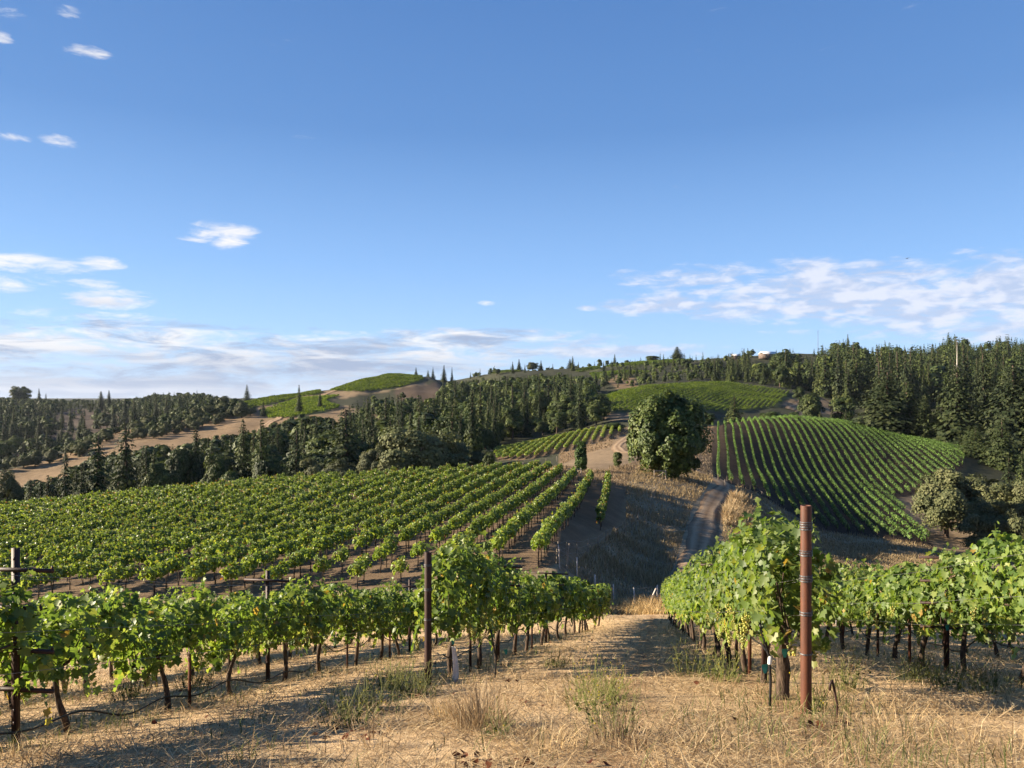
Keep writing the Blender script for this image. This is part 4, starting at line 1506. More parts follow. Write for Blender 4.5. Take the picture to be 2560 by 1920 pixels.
CON = kit([conifer(400 + k, 34 + k % 4, 10, 7, .19 + .03 * (k % 3), .03, .036, .3 + .12 * (k % 2), (1.0, 1.2, .9)[k % 3], .4) for k in range(8)], [trunk_mb(420 + k) for k in range(8)], 'conifer', 'bark')
FIR = kit([conifer(430 + k, 34, 10, 10, .21 + .03 * (k % 3), .03, .034, .35, .78, .45) for k in range(5)], [trunk_mb(436 + k, .018) for k in range(5)], 'conifer', 'bark')
RED = kit([conifer(440 + k, 54, 14, 13, .24 + .02 * (k % 3), .02, .027, .42, .6, .34, 'redwood') for k in range(5)], [trunk_mb(446 + k, .02) for k in range(5)], 'redwood', 'bark')
BRO = kit([broadleaf(450 + k, 36, 170, .36, .36, .04, 1, .14, .033, bottom=.9) for k in range(6)], [trunk_mb(456 + k, .026, .75, .03, 4, .2) for k in range(6)], 'broad', 'bark')
OAK = kit([broadleaf(460 + k, 70, 260, .58, .52, .0, 1, .14, .024, bottom=.9) for k in range(5)], [trunk_mb(466 + k, .035, .7, .05, 6, .3) for k in range(5)], 'oak', 'bark')
FARC = [conifer(470 + k, 17, 7, 3, .21 + .04 * (k % 3), .02, .064, .35, (1.0, 1.25, .9)[k % 3], .35, sw=.65) for k in range(7)]
FARB = [broadleaf(480 + k, 18, 26, .38, .38, .0, 1, .16, .10, LEAF_LO, LEAF_LO_F, bottom=.9) for k in range(6)]


def tree(kind, K, x, y, h, w, label, group, rz=None, sink=.25, cat='tree', parts=True, z=None):
    zz = (float(H(x, y)) if z is None else z) - sink
    e = obj(kind, None, None, (x, y, zz), rng.uniform(0, 6.28) if rz is None else rz, (h * w, h * w, h))
    tag(e, label, cat, group)
    obj('crown', K[1], e)
    obj('trunk', K[3], e)
    return e


TREES = []          # every tree for the forest sort: x, y, z, h, w, kind, variant


def px_tree(kind, K, px, ptop, pbase, Y, label, group=None, wpx=None, unit=.40, sink=.4, cat='tree', rz=None):
    """a tree whose top shows at photo row ptop at distance Y; its foot stands on the ground there"""
    x, y, z = at(px, Y)
    top = -(ptop - HOR) / FOC * Y
    h = max(2.0, top - z + sink)
    w = 1.0 if wpx is None else (wpx / FOC * Y) / (unit * h)
    return tree(kind, K, x, y, h, w, label, group, rz, sink, cat)


rng = np.random.default_rng(8)
# --- the big round tree beside the road
bt = broadleaf(500, 250, 260, .44, .41, -.07, 1.0, .085, .021, bottom=.9, vs=1.5)
btm = bt.mesh('crown', [M['bay']])
bkit = (bt, btm, None, trunk_mb(501, .03, .7, .03, 9, .3).mesh('trunk', [M['bark']], True))
px_tree('round_tree', bkit, 668, 389, 477, 131, 'big dense round-topped green tree beside the dirt road in the centre', None, 85, .86)
# --- the small cypress shaped tree and the bushes about it
cy = broadleaf(510, 60, 90, .22, .22, .0, 1.0, .11, .045, bottom=.9)
ckit = (cy, cy.mesh('crown', [M['cypress']]), None, trunk_mb(511, .02, .6).mesh('trunk', [M['bark']], True))
px_tree('small_tree', ckit, 581, 440, 467, 128, 'small bright green egg-shaped tree at the top end of the middle vineyard rows', None, 13.5, .44)
px_tree('bush', BRO[1], 618, 449, 462, 136, 'small grey-green bush on the bare knoll left of the round tree', None, 10, .72, cat='bush')
px_tree('bush', BRO[2], 489, 449, 464, 158, 'small pale bush at the lower left corner of the small sloping vineyard', None, 14, .72, cat='bush')
px_tree('bush', BRO[3], 614, 422, 440, 262, 'rounded green shrubs where the dirt road leaves the small vineyard', None, 24, .72, cat='bush')

# --- the redwood group at the right
RG = 'redwoods at the right edge'
px_tree('redwood_tree', RED[0], 886, 370, 440, 300, 'broad dark redwood at the left end of the redwood group, behind the hill crest', RG, 66, .40)
px_tree('redwood_tree', RED[3], 908, 380, 442, 308, 'bushy redwood just right of the leftmost broad redwood', RG, 46, .40)
px_tree('redwood_tree', RED[1], 925, 394, 446, 292, 'short pointed redwood between two taller redwoods', RG, 38, .40)
snag = px_tree('redwood_tree', RED[2], 957, 364, 452, 286, 'tall redwood with a bare bleached dead spire for a top', RG, 64, .42)
px_tree('redwood_tree', RED[4], 984, 350, 452, 296, 'slim redwood with pale bare trunk just right of the dead spire', RG, 40, .42)
px_tree('redwood_tree', RED[0], 1012, 362, 462, 268, 'large brownish redwood at the right edge of the photo, the tallest there', RG, 72, .40)
px_tree('redwood_tree', RED[3], 1036, 356, 462, 262, 'redwood cut off by the right edge of the photo', RG, 46, .40)
px_tree('redwood_tree', RED[1], 1003, 418, 480, 236, 'dark redwood low in front of the large brownish redwood', RG, 40, .40)
px_tree('redwood_tree', RED[2], 976, 425, 470, 250, 'low spreading redwood at the right end of the striped vine rows', RG, 36, .40)
px_tree('young_conifer', FIR[1], 1008, 456, 498, 196, 'pale green young conifer above the oaks at the right edge', RG + ', young ones', 24, .46)
px_tree('young_conifer', FIR[3], 1022, 450, 500, 204, 'second pale young conifer, cut by the right edge of the photo', RG + ', young ones', 24, .46)
# dead spire with its curved bare branches
zt = snag.scale[2]
mb = MB()
sp0 = np.array(snag.location)
hh = 30 / FOC * 286
q = np.linspace(0, 1, 6)
add_tube(mb, np.stack([.05 * np.sin(q * 4), 0 * q, q * hh + zt * .93], 1), .2 * (1 - .85 * q), 7)
for k in range(26):
    a = k * 2.4
    L = rng.uniform(.8, 2.4)
    qq = np.linspace(0, 1, 6)
    z0 = zt * .97 - .17 * k
    add_tube(mb, np.stack([math.cos(a) * L * qq, math.sin(a) * L * qq, z0 + rng.uniform(.3, 1.1) * np.sin(qq * 2.4) - .5 * qq * qq], 1), .06 * (1 - .8 * qq), 4)
me = mb.mesh('dead_spire', [M['deadwood']], True)
o = obj('dead_spire', me, snag, (0, 0, 0))
o.scale = (1 / snag.scale[0], 1 / snag.scale[1], 1 / snag.scale[2])
o['label'] = 'bare bleached dead spire with curved branch stubs'

# --- oaks at the lower right
OG = 'oaks below the right hill'
px_tree('oak_tree', OAK[0], 950, 464, 536, 146, 'large grey-green oak with pale lit left side below the striped hill', OG, 78, 1.10)
px_tree('oak_tree', OAK[1], 988, 470, 532, 156, 'dark oak crown right of the large lit oak', OG, 70, 1.10)
px_tree('oak_tree', OAK[2], 985, 502, 552, 128, 'smaller rounded oak in front of the large lit oak', OG, 56, 1.10)
px_tree('oak_tree', OAK[3], 1020, 506, 556, 124, 'yellowish oak cut by the right edge, lowest of the oaks', OG, 46, 1.10)
px_tree('oak_tree', OAK[4], 1030, 478, 530, 150, 'dark oak at the right edge behind the yellowish oak', OG, 60, 1.10)

# --- trees in the gulch behind the middle vineyard
GG = 'trees in the gulch behind the middle vineyard'
px_tree('oak_tree', OAK[1], 418, 419, 480, 194, 'wide rounded olive-green oak behind the crest of the middle vineyard', GG, 100, 1.10)
px_tree('oak_tree', OAK[3], 450, 433, 480, 205, 'darker oak touching the wide rounded oak on its right', GG, 46, 1.10)
px_tree('oak_tree', OAK[0], 376, 440, 484, 190, 'low oak left of the wide rounded oak', GG, 44, 1.10)
px_tree('oak_tree', OAK[2], 340, 458, 486, 182, 'low oak in front of the big ragged fir', GG, 50, 1.10)
px_tree('fir_tree', FIR[0], 345, 407, 492, 226, 'big ragged dark fir with layered boughs, left of the wide rounded oak', GG, 84, .50)
px_tree('fir_tree', FIR[2], 296, 428, 492, 216, 'mid-sized ragged fir left of the big ragged fir', GG, 55, .50)
px_tree('fir_tree', FIR[1], 262, 418, 494, 232, 'dark fir standing left of the mid-sized ragged fir', GG, 44, .50)
px_tree('fir_tree', FIR[3], 243, 417, 494, 236, 'slim tall fir below the end of the golden ridge', GG, 35, .46)
px_tree('fir_tree', FIR[4], 125, 420, 505, 232, 'tall bushy fir overlapping the golden ridge, left of centre gulch', GG, 49, .50)
px_tree('fir_tree', FIR[0], 97, 433, 506, 214, 'broad-based fir with a pointed top in front of the golden ridge', GG, 67, .52)
px_tree('fir_tree', FIR[1], 66, 450, 508, 206, 'thin spiky fir in front of the low golden slope at far left', GG, 32, .50)
px_tree('fir_tree', FIR[2], 48, 474, 510, 196, 'small dark fir at far left just above the vines', GG, 32, .50)
px_tree('fir_tree', FIR[3], 196, 424, 500, 238, 'fir below the middle of the golden ridge', GG, 35, .48)
px_tree('oak_tree', OAK[4], 8, 470, 512, 190, 'dark rounded oak at the left edge of the photo', GG, 34, 1.10)
px_tree('broadleaf_tree', BRO[0], 215, 452, 500, 222, 'light green tree in the gulch below the slim tall fir', GG, 30, .74)
px_tree('broadleaf_tree', BRO[4], 160, 462, 502, 214, 'dark green tree above the vine crest, left part of the gulch', GG, 34, .74)
px_tree('fir_tree', FIR[4], 299, 384, 420, 560, 'tall dark fir standing against the left hill vineyard', 'firs on the left hill', 12, .50)
px_tree('fir_tree', FIR[1], 320, 390, 418, 590, 'short fir right of the tall dark fir on the left hill', 'firs on the left hill', 9, .50)

px_tree('broadleaf_tree', BRO[3], 180, 446, 500, 236, 'dark rounded tree left of the fir below the golden ridge', GG, 36, .74)
px_tree('broadleaf_tree', BRO[1], 270, 452, 494, 206, 'low yellowish tree below the dark fir of the gulch', GG, 34, .74)
px_tree('oak_tree', OAK[0], 312, 456, 490, 200, 'grey-green oak between the mid-sized fir and the big ragged fir', GG, 40, 1.10)
px_tree('broadleaf_tree', BRO[5], 232, 462, 500, 200, 'small bushy tree under the slim tall fir', GG, 30, .74)
px_tree('fir_tree', FIR[3], 146, 446, 503, 225, 'short fir right of the tall bushy fir', GG, 30, .48)
px_tree('fir_tree', FIR[2], 82, 462, 507, 210, 'young fir left of the broad-based fir', GG, 24, .48)
px_tree('fir_tree', FIR[0], 30, 478, 511, 200, 'low fir between the left edge oak and the small dark fir', GG, 26, .50)
px_tree('oak_tree', OAK[2], 392, 452, 482, 186, 'small grey oak in front of the low oak of the gulch', GG, 36, 1.10)
px_tree('oak_tree', OAK[1], 482, 447, 474, 200, 'dark oak at the right end of the gulch trees', GG, 30, 1.10)

# --- trees between the far vineyard hill and the striped hill
HG = 'trees behind the crest of the striped hill'
px_tree('conifer_tree', FIR[2], 734, 395, 430, 330, 'dark pyramid-shaped conifer standing right of the big round tree', HG, 30, .50)
px_tree('broadleaf_tree', BRO[5], 707, 410, 432, 320, 'light green tree just right of the big round tree', HG, 20, .74)
px_tree('broadleaf_tree', BRO[2], 772, 410, 430, 345, 'round light green tree behind the crest, right of the pyramid conifer', HG, 28, .74)
px_tree('broadleaf_tree', BRO[0], 794, 411, 430, 350, 'small round tree at the foot of the pale track', HG, 15, .74)
px_tree('broadleaf_tree', BRO[3], 812, 391, 420, 430, 'dark round tree right of the winding pale track', HG, 28, .74)
px_tree('broadleaf_tree', BRO[1], 842, 392, 424, 425, 'yellow-green round tree right of the dark round tree', HG, 26, .74)
px_tree('broadleaf_tree', BRO[4], 799, 386, 402, 540, 'grey-green round bush at the tip of the far vineyard hill', HG, 14, .74)
for k, (c, t, w) in enumerate(((820, 411, 13), (832, 409, 14), (846, 409, 13), (859, 412, 12), (871, 414, 14), (883, 420, 14))):
    px_tree('young_conifer', CON[k], c, t, 440, 352 - 6 * k, f'{("leftmost", "second", "third", "fourth", "fifth", "rightmost")[k]} young green conifer in the short line behind the striped crest', 'young conifers behind the striped crest', w, .36)

# --- skyline trees
SG = 'trees standing on the skyline'
for kind, K, c, t, Y, w, u, lab in (
        ('conifer_tree', CON[1], 519, 358.5, 930, 9, .38, 'ragged dark conifer on the skyline above the wooded slope'),
        ('broadleaf_tree', OAK[1], 533, 361, 930, 13, 1.10, 'spreading tree with gaps in its crown on the skyline'),
        ('conifer_tree', CON[3], 541, 360, 935, 7, .38, 'thin conifer right of the spreading skyline tree'),
        ('conifer_tree', CON[5], 570, 358.5, 950, 11, .40, 'broad dark conifer alone on the skyline left of the far vineyards'),
        ('broadleaf_tree', BRO[1], 653, 355, 990, 15, .74, 'round-headed tree on the skyline over the far vineyards'),
        ('conifer_tree', RED[1], 677, 346.5, 985, 16, .40, 'stout cone-shaped conifer alone on the skyline at right of centre'),
        ('conifer_tree', CON[0], 416, 367, 880, 7, .38, 'small conifer on the round left hilltop'),
        ('conifer_tree', CON[2], 428, 369.5, 900, 5, .38, 'tiny conifer at the right end of the left hilltop'),
        ('conifer_tree', CON[4], 433, 366.5, 900, 5.5, .38, 'slim conifer beside the tiny one at the hilltop end'),
        ('conifer_tree', CON[6], 444, 364.5, 920, 11, .40, 'dark leaning conifer on the skyline right of the left hilltop'),
        ('conifer_tree', CON[7], 452, 366.5, 920, 6, .38, 'thin conifer right of the dark leaning conifer'),
        ('conifer_tree', BRO[2], 17, 384, 1350, 12, .60, 'left one of a pair of tall round trees at the far left skyline'),
        ('conifer_tree', BRO[4], 25, 386, 1350, 10, .55, 'right one of a pair of tall round trees at the far left skyline'),
        ('conifer_tree', CON[1], 39, 388, 1330, 8, .38, 'dark pointed conifer right of the pair of round trees'),
        ('conifer_tree', CON[2], 46, 393, 1330, 5, .38, 'little conifer right of the dark pointed conifer'),
        ('conifer_tree', RED[0], 101, 391, 1200, 10, .40, 'tall bright-sided conifer on the far left ridge'),
        ('conifer_tree', RED[2], 109, 390, 1210, 6, .36, 'slim conifer close behind the bright-sided one'),
        ('conifer_tree', CON[3], 197, 390, 1450, 5, .38, 'pale thin conifer on the far left skyline'),
        ('conifer_tree', CON[5], 247, 384, 1300, 10, .40, 'ragged tall conifer beyond the left hill vineyard')):
    px_tree(kind, K, c, t, 0, Y, lab, SG, w, u, .6)

# --- woods: scatter over the land, nearest visible ones as trees, the rest as masses
VX = np.concatenate([v[0] for v in VPTS])
FOREST = [  # ground outline, distance range, spacing, height range, share of conifers, name of the wood
    ([(340, 474), (335, 440), (380, 398), (425, 389), (444, 390), (452, 374), (480, 376), (520, 372), (560, 371), (588, 379), (606, 388), (598, 397), (590, 400), (603, 412), (607, 428), (560, 433), (520, 441), (492, 452), (470, 474), (420, 486)], 215, 960, 9.8, (12, 27), .55, 'on the wooded slope behind the gulch'),
    ([(-320, 555), (-320, 500), (-20, 492), (17, 489), (58, 481), (100, 464), (136, 448), (174, 447), (214, 438), (256, 430), (293, 418), (341, 407), (350, 412), (395, 432), (430, 440), (430, 488), (330, 499), (230, 508), (110, 526), (0, 535)], 246, 700, 9.4, (17, 34), .5, 'in the gulch below the golden ridge'),
    ([(120, 440), (136, 440), (168, 438), (220, 424), (258, 414), (252, 408), (219, 406), (185, 411), (167, 417), (136, 427)], 450, 760, 7.5, (5, 9), .05, 'along the crest of the golden ridge'),
    ([(-40, 476), (35, 468), (64, 462), (88, 456), (108, 441), (122, 431), (110, 424), (70, 442), (30, 455), (-40, 463)], 330, 660, 6.8, (7, 13), .12, 'along the crest of the golden ridge'),
    ([(-320, 490), (-320, 401), (20, 402), (110, 402), (230, 398), (330, 396), (330, 404), (230, 426), (160, 440), (60, 470), (-40, 486)], 540, 1620, 11, (12, 30), .5, 'on the far left hillside'),
    ([(636, 366), (680, 358), (700, 354), (740, 349), (790, 342), (850, 340), (1340, 330), (1340, 424), (1000, 424), (905, 424), (870, 412), (850, 408), (812, 394), (800, 390), (740, 383), (700, 382), (655, 385), (640, 390)], 560, 1010, 12, (22, 48), .9, 'on the far right hillside'),
    ([(870, 430), (900, 446), (1340, 470), (1340, 424), (1000, 424), (905, 424)], 300, 600, 10, (9, 20), .85, 'on the far right hillside'),
    ([(590, 391), (640, 388), (655, 384), (720, 381), (720, 362), (690, 362), (640, 364), (600, 369)], 600, 990, 12, (6, 15), .4, 'behind the green vineyard hill'),
    ([(320, 401), (320, 390), (350, 384), (330, 382), (240, 392), (225, 400)], 840, 1100, 8, (9, 16), .8, 'beyond the left hill vineyard'),
    ([(450, 374), (560, 371), (600, 367), (660, 362), (660, 366), (560, 376), (450, 380)], 900, 1120, 19, (7, 15), .4, 'along the far crest'),
]
tx, ty, th, tk, tw, tf_ = [], [], [], [], [], []
BLK = [V1, V2, V3, V4] + V5 + V6 + DIRT + GOLD[:1]
for fi, (poly, y0, y1, gap, (h0, h1), pc, nm) in enumerate(FOREST):
    xa, xb = (min(p[0] for p in poly) - 512) / FOC, (max(p[0] for p in poly) - 512) / FOC
    gx = np.arange(min(xa * y1, xa * y0), max(xb * y1, xb * y0), gap)
    gy = np.arange(y0, y1, gap)
    GX, GY = np.meshgrid(gx, gy)
    GX = (GX + rng.uniform(-.5, .5, GX.shape) * gap).ravel()
    GY = (GY + rng.uniform(-.5, .5, GY.shape) * gap).ravel()
    k = (np.abs(GX / GY) < 1.15)
    GX, GY = GX[k], GY[k]
    GZ = H(GX, GY)
    px, py = proj(GX, GY, GZ)
    ok = inside(px, py, poly)
    for b_ in (BLK if fi not in (1, 2, 3) else BLK[:-1]):
        ok &= ~(inside(px, py, b_[0]) & (GY > b_[1]) & (GY < b_[2]))
    if fi == 4:
        ok &= ~(inside(px, py, BROWN_SHADED[1][0]) & (rng.random(len(px)) < .85))
    clump = np.sin(GX * .035 + fi) * np.sin(GY * .028 + 2 * fi) + .6 * np.sin(GX * .011 - GY * .013)
    ok &= rng.random(len(px)) < .93
    GX, GY, px, clump = GX[ok], GY[ok], px[ok], clump[ok]
    c = rng.random(len(GX)) < np.clip(pc + .3 * clump * (0 if pc < .2 else 1), 0, 1)
    h = (h0 + (h1 - h0) * rng.random(len(GX)) ** 1.5 * np.where(rng.random(len(GX)) < .08, 1.35, 1)) * np.where(c, 1, .68 if pc > .2 else 1) * (1 + .2 * clump)
    LIM = {0: ([300, 335, 348, 395, 436, 444, 480, 500, 560, 590, 600, 606], [413, 409, 397, 390, 394, 379, 377, 374, 371, 374, 388, 396]),
           1: ([-20, 17, 58, 75, 100, 136, 174, 214, 255, 300, 345, 400, 430], [484, 481, 474, 462, 450, 444, 442, 434, 427, 413, 416, 414, 404]),
           3: ([-40, 20, 35, 60, 75, 100, 125], [462, 452, 448, 444, 439, 428, 424]),
           4: ([-300, 0, 60, 100, 140, 160, 200, 225, 245, 330], [394, 396, 398, 399, 396, 390, 391, 397, 399, 399]),
           5: ([640, 690, 700, 715, 730, 745, 765, 790, 805, 820, 835, 848, 858, 870, 885, 900, 930, 948, 960, 975, 990, 1005, 1024, 1300],
               [374, 366, 360, 353, 351, 346, 351, 346, 353, 343, 340, 332, 340, 346, 338, 344, 342, 331, 334, 342, 338, 331, 338, 332])}
    LIM[6] = LIM[5]
    if fi in LIM:
        lim = np.interp(px, *LIM[fi]) + np.abs(rng.normal(0, 1, len(px))) * (9 if fi in (5, 6) else 6 if fi == 0 else 4)
        lim = np.where((np.abs(px - 764) < 15) & (GY < 936), np.maximum(lim, 361.5), lim)
        hm = (-(lim - HOR) / FOC * GY) - H(GX, GY)
        h = np.minimum(h, hm)
        g = h > 3
        GX, GY, px, c, h = GX[g], GY[g], px[g], c[g], h[g]
    tx.append(GX), ty.append(GY), th.append(h), tk.append(c), tw.append(rng.uniform(.85, 1.2, len(GX))), tf_.append(np.full(len(GX), fi))
tx, ty, th, tk, tw, tf_ = (np.concatenate(v) for v in (tx, ty, th, tk, tw, tf_))
tz = H(tx, ty)
# which ones show, and how large: a coarse painter's pass over the photo's frame
IDB = np.full((384, 512), -1)
gpx, gpy, gY = [], [], []
for i in np.argsort(-ty):
    c0, r1 = proj(tx[i], ty[i], tz[i])
    r0 = r1 - th[i] / ty[i] * FOC
    hw = th[i] * (.18 if tk[i] else .36) / ty[i] * FOC
    a0, a1_ = int((c0 - hw) / 2), int((c0 + hw) / 2) + 1
    if a1_ < 0 or a0 >= 512:
        continue
    IDB[max(0, int(r0 / 2)):max(0, int(r1 / 2) + 1), max(0, a0):max(0, a1_)] = i
shown = np.bincount(IDB[IDB >= 0], minlength=len(tx)).astype(float)
# hidden behind nearer land
for i in np.nonzero(shown)[0]:
    q = np.exp(np.linspace(math.log(25), math.log(ty[i] * .97), 140))
    tt = tx[i] / ty[i]
    zt_ = tz[i] + th[i] * .7
    if np.any(H(tt * q, q) > zt_ / ty[i] * q):
        shown[i] = 0
already = sum(1 for o in bpy.data.objects if o.get('category') == 'tree')
ncon = [i for i in np.argsort(-shown) if tk[i] and shown[i] > 4][:215]
nbro = [i for i in np.argsort(-shown) if not tk[i] and shown[i] > 4][:110]
single = np.zeros(len(tx), bool)
single[ncon] = True
single[nbro] = True
for i in np.nonzero(single)[0]:
    f = int(tf_[i])
    nm = FOREST[f][6]
    P4 = np.array(FOREST[f][0], float)
    qx, qy = proj(tx[i], ty[i], tz[i])
    fx = (qx - max(0, P4[:, 0].min())) / (min(1024, P4[:, 0].max()) - max(0, P4[:, 0].min()))
    fy = (ty[i] - FOREST[f][1]) / (FOREST[f][2] - FOREST[f][1])
    where = ('near', 'middle', 'far')[int(np.clip(fy * 3, 0, 2))] + ' ' + ('left end', 'left part', 'centre', 'right part', 'right end')[int(np.clip(fx * 5, 0, 4))]
    if tk[i]:
        K = (CON + FIR)[i % 13]
        tall = th[i] > np.median(th[(tf_ == f) & tk])
        tree('conifer_tree', K, tx[i], ty[i], th[i], tw[i] * (1.0 if i % 11 < 8 else .85), f'{"tall" if tall else "short"} conifer {nm}, at its {where}', f'conifers {nm}')
    else:
        K = (BRO if f not in (2, 3) else OAK)[i % 5]
        if f in (2, 3):
            tree('oak_tree', K, tx[i], ty[i], th[i], tw[i], f'low round oak {nm}, at its {where}', f'oaks {nm}')
        else:
            tree('broadleaf_tree', K, tx[i], ty[i], th[i], tw[i] * 1.15, f'round-crowned broadleaf {nm}, at its {where}', f'broadleaf trees {nm}')
rest = ~single
names = []
for f in range(len(FOREST)):
    if FOREST[f][6] not in names:
        names.append(FOREST[f][6])
for nm in names:
    fs = [f for f in range(len(FOREST)) if FOREST[f][6] == nm]
    s = rest & np.isin(tf_, fs)
    if not s.any():
        continue
    mb = MB()
    for kk, src in ((True, FARC), (False, FARB)):
        i = np.nonzero(s & (tk == kk))[0]
        if len(i):
            sc = np.stack([th[i] * tw[i], th[i] * tw[i], th[i]], 1)
            merge_at(mb, src, tx[i], ty[i], tz[i] - .3, rng.uniform(0, 6.28, len(i)), sc, 0 if kk else 1, .12)
    tag(obj('woodland', mb.mesh('woodland', [M['farwood'], M['broad']])), 'mixed dark woodland ' + nm, 'woodland', None, 'stuff')
print('trees', len(tx), 'single', single.sum(), 'vis', (shown > 4).sum())

# ------------------------------------------------------------------ far buildings, mast and bird
def barn(px, Y, L, W, Hh, rz, label, lift=0.0):
    x, y, z = at(px, Y)
    e = obj('barn', None, None, (x, y, z + lift), rz)
    tag(e, label, 'building', 'pale-roofed buildings on the far right ridge')
    mb = MB()
    add_box(mb, (0, 0, Hh / 2 - 1), (L, W, Hh + 2))
    obj('wall', mb.mesh('wall', [M['wallb']]), e)
    mb = MB()
    r = W * .26
    V = []
    for xx in (-L / 2 - .6, L / 2 + .6):
        V += [(xx, -W / 2 - .7, Hh - .2), (xx, 0, Hh + r), (xx, W / 2 + .7, Hh - .2), (xx, W / 2 + .7, Hh - .02), (xx, 0, Hh + r + .22), (xx, -W / 2 - .7, Hh - .02)]
    F4 = [(0, 1, 7, 6), (1, 2, 8, 7), (2, 3, 9, 8), (3, 4, 10, 9), (4, 5, 11, 10), (5, 0, 6, 11), (0, 5, 4, 1), (1, 4, 3, 2), (6, 7, 10, 11), (7, 8, 9, 10)]
    mb.add(np.array(V), np.array(F4))
    obj('roof', mb.mesh('roof', [M['roofw']]), e)
    mb = MB()
    for s in (-.3, 0, .3):
        add_box(mb, (L * s, -W / 2 - .02, Hh * .45), (2.2, .1, Hh * .7))
    obj('door', mb.mesh('door', [M['wood']]), e)


barn(768, 930, 19, 11, 3.6, .25, 'long low barn with a pale metal roof below the ridge trees', 2.2)
barn(736, 945, 9, 6, 2.6, .1, 'small pale-roofed shed left of the long low barn', 1.5)
x, y, z = at(818, 985)
e = obj('radio_mast', None, None, (x, y, z))
tag(e, 'thin radio mast sticking up above the ridge trees', 'mast')
mb = MB()
hh = -(330 - HOR) / FOC * 985 - z
add_tube(mb, np.array([(0, 0, -1), (0, 0, hh * .5), (0, 0, hh)]), np.array([.35, .25, .14]), 6)
obj('pole', mb.mesh('pole', [M['wrap']]), e)
mb = MB()
for k in range(3):
    add_tube(mb, np.array([(-.8 + .2 * k, 0, hh * (.9 + .03 * k)), (.8 - .2 * k, 0, hh * (.9 + .03 * k))]), .09, 4)
obj('aerial', mb.mesh('aerial', [M['wrap']]), e)
# bird gliding above the right cloud bank
by = 120.0
e = obj('bird', None, None, ((907 - 512) / FOC * by, by, -(258.5 - HOR) / FOC * by), .7)
tag(e, 'small dark bird gliding in front of the right cloud bank', 'bird')
mb = MB()
q = np.linspace(-1, 1, 9)
add_tube(mb, np.stack([q * .24, 0 * q, .01 * np.sin(q)], 1), np.array([.012, .03, .05, .06, .06, .05, .04, .045, .02]), 7)
for s in (-1, 1):
    w = np.array([(.08, 0, .03), (.06, s * .25, .12), (-.02, s * .55, .10), (-.09, s * .54, .09), (-.08, s * .25, .10), (-.09, 0, .03)])
    mb.add(np.concatenate([w, w - (0, 0, .012)]), np.array([(0, 1, 4, 5), (1, 2, 3, 4), (6, 11, 10, 7), (7, 10, 9, 8), (0, 6, 7, 1), (1, 7, 8, 2), (2, 8, 9, 3), (3, 9, 10, 4), (4, 10, 11, 5)]))
obj('body', mb.mesh('body', [M['birdblack']], True), e)

# ------------------------------------------------------------------ grass, straw and weeds
def blades(mb, P, A, tilt, L, W, T, bend=.35, roll=None):
    """thin bent blades: A heading, tilt from the vertical, L length, W width"""
    n = len(P)
    h = np.stack([np.cos(A), np.sin(A), np.zeros(n)], 1)
    up = np.array([0, 0, 1.0])
    s = np.stack([-np.sin(A), np.cos(A), np.zeros(n)], 1)
    if roll is not None:
        s = s * np.cos(roll)[:, None] + up * np.sin(roll)[:, None]
    d1 = h * np.sin(tilt)[:, None] + up * np.cos(tilt)[:, None]
    t2 = np.clip(tilt + bend, 0, 1.72)
    d2 = h * np.sin(t2)[:, None] + up * np.cos(t2)[:, None]
    L, W = L[:, None], W[:, None] / 2
    a, m, e = P, P + d1 * L * .5, P + d1 * L * .5 + d2 * L * .5
    V = np.stack([a - s * W, a + s * W, m + s * W * .8, m - s * W * .8, e + s * W * .15, e - s * W * .15], 1)
    F = (np.arange(n) * 6)[:, None, None] + np.array([(0, 1, 2, 3), (3, 2, 4, 5)])[None]
    mb.add(V.reshape(-1, 3), F.reshape(-1, 4), 0, np.repeat(T, 6))


rng = np.random.default_rng(21)


def near_pts(n, y0, y1, wide=.74, extra=1.0):
    Y = np.exp(rng.uniform(math.log(y0), math.log(y1), n))
    X = rng.uniform(-1, 1, n) * (wide * Y + extra)
    return X, Y


def patch(X, Y, s, o=0.0):
    return np.sin(X * s + o) * np.sin(Y * s * 1.3 + 1.7 * o) + .6 * np.sin((X + Y) * s * 2.1 + o)


X, Y = near_pts(150000, 2.8, 42)
lane = np.clip(1 - np.abs(np.abs(X - (.45 + .19 * Y)) - .75) / .4, 0, 1) * (Y > 4)
k = rng.random(len(X)) < np.clip(.66 + .42 * patch(X, Y, 1.1) + .15 * patch(X, Y, 3.7, 2), .1, 1) * (1 - .7 * lane)
X, Y = X[k], Y[k]
n = len(X)
mb = MB()
P = np.stack([X, Y, H(X, Y) + rng.uniform(.004, .035, n)], 1)
blades(mb, P, rng.uniform(0, 6.28, n), rng.uniform(1.1, 1.62, n), rng.uniform(.05, .26, n) * (1 + .012 * Y), .0028 + .00052 * Y * rng.uniform(.6, 1.4, n), rng.random(n), .1, rng.uniform(-.5, .5, n))
tag(obj('dry_straw', mb.mesh('dry_straw', [M['straw']])), 'mown dry straw lying over the near slope', 'straw', None, 'stuff')

X, Y = near_pts(52000, 2.8, 42)
k = rng.random(len(X)) < np.clip(.08 + .2 * patch(X, Y, .8, 2.0), .02, .4)
X, Y = X[k], Y[k]
n = len(X)
mb = MB()
P = np.stack([X, Y, H(X, Y) - .01], 1)
blades(mb, P, rng.uniform(0, 6.28, n), np.abs(rng.normal(0, .5, n)), rng.uniform(.04, .15, n) * np.clip(1 + .8 * patch(X, Y, .5, 1.0), .6, 1.7), .0024 + .00045 * Y, rng.random(n), .45)
tag(obj('dry_grass', mb.mesh('dry_grass', [M['straw']])), 'thin standing dry grass stubble on the near slope', 'grass', None, 'stuff')

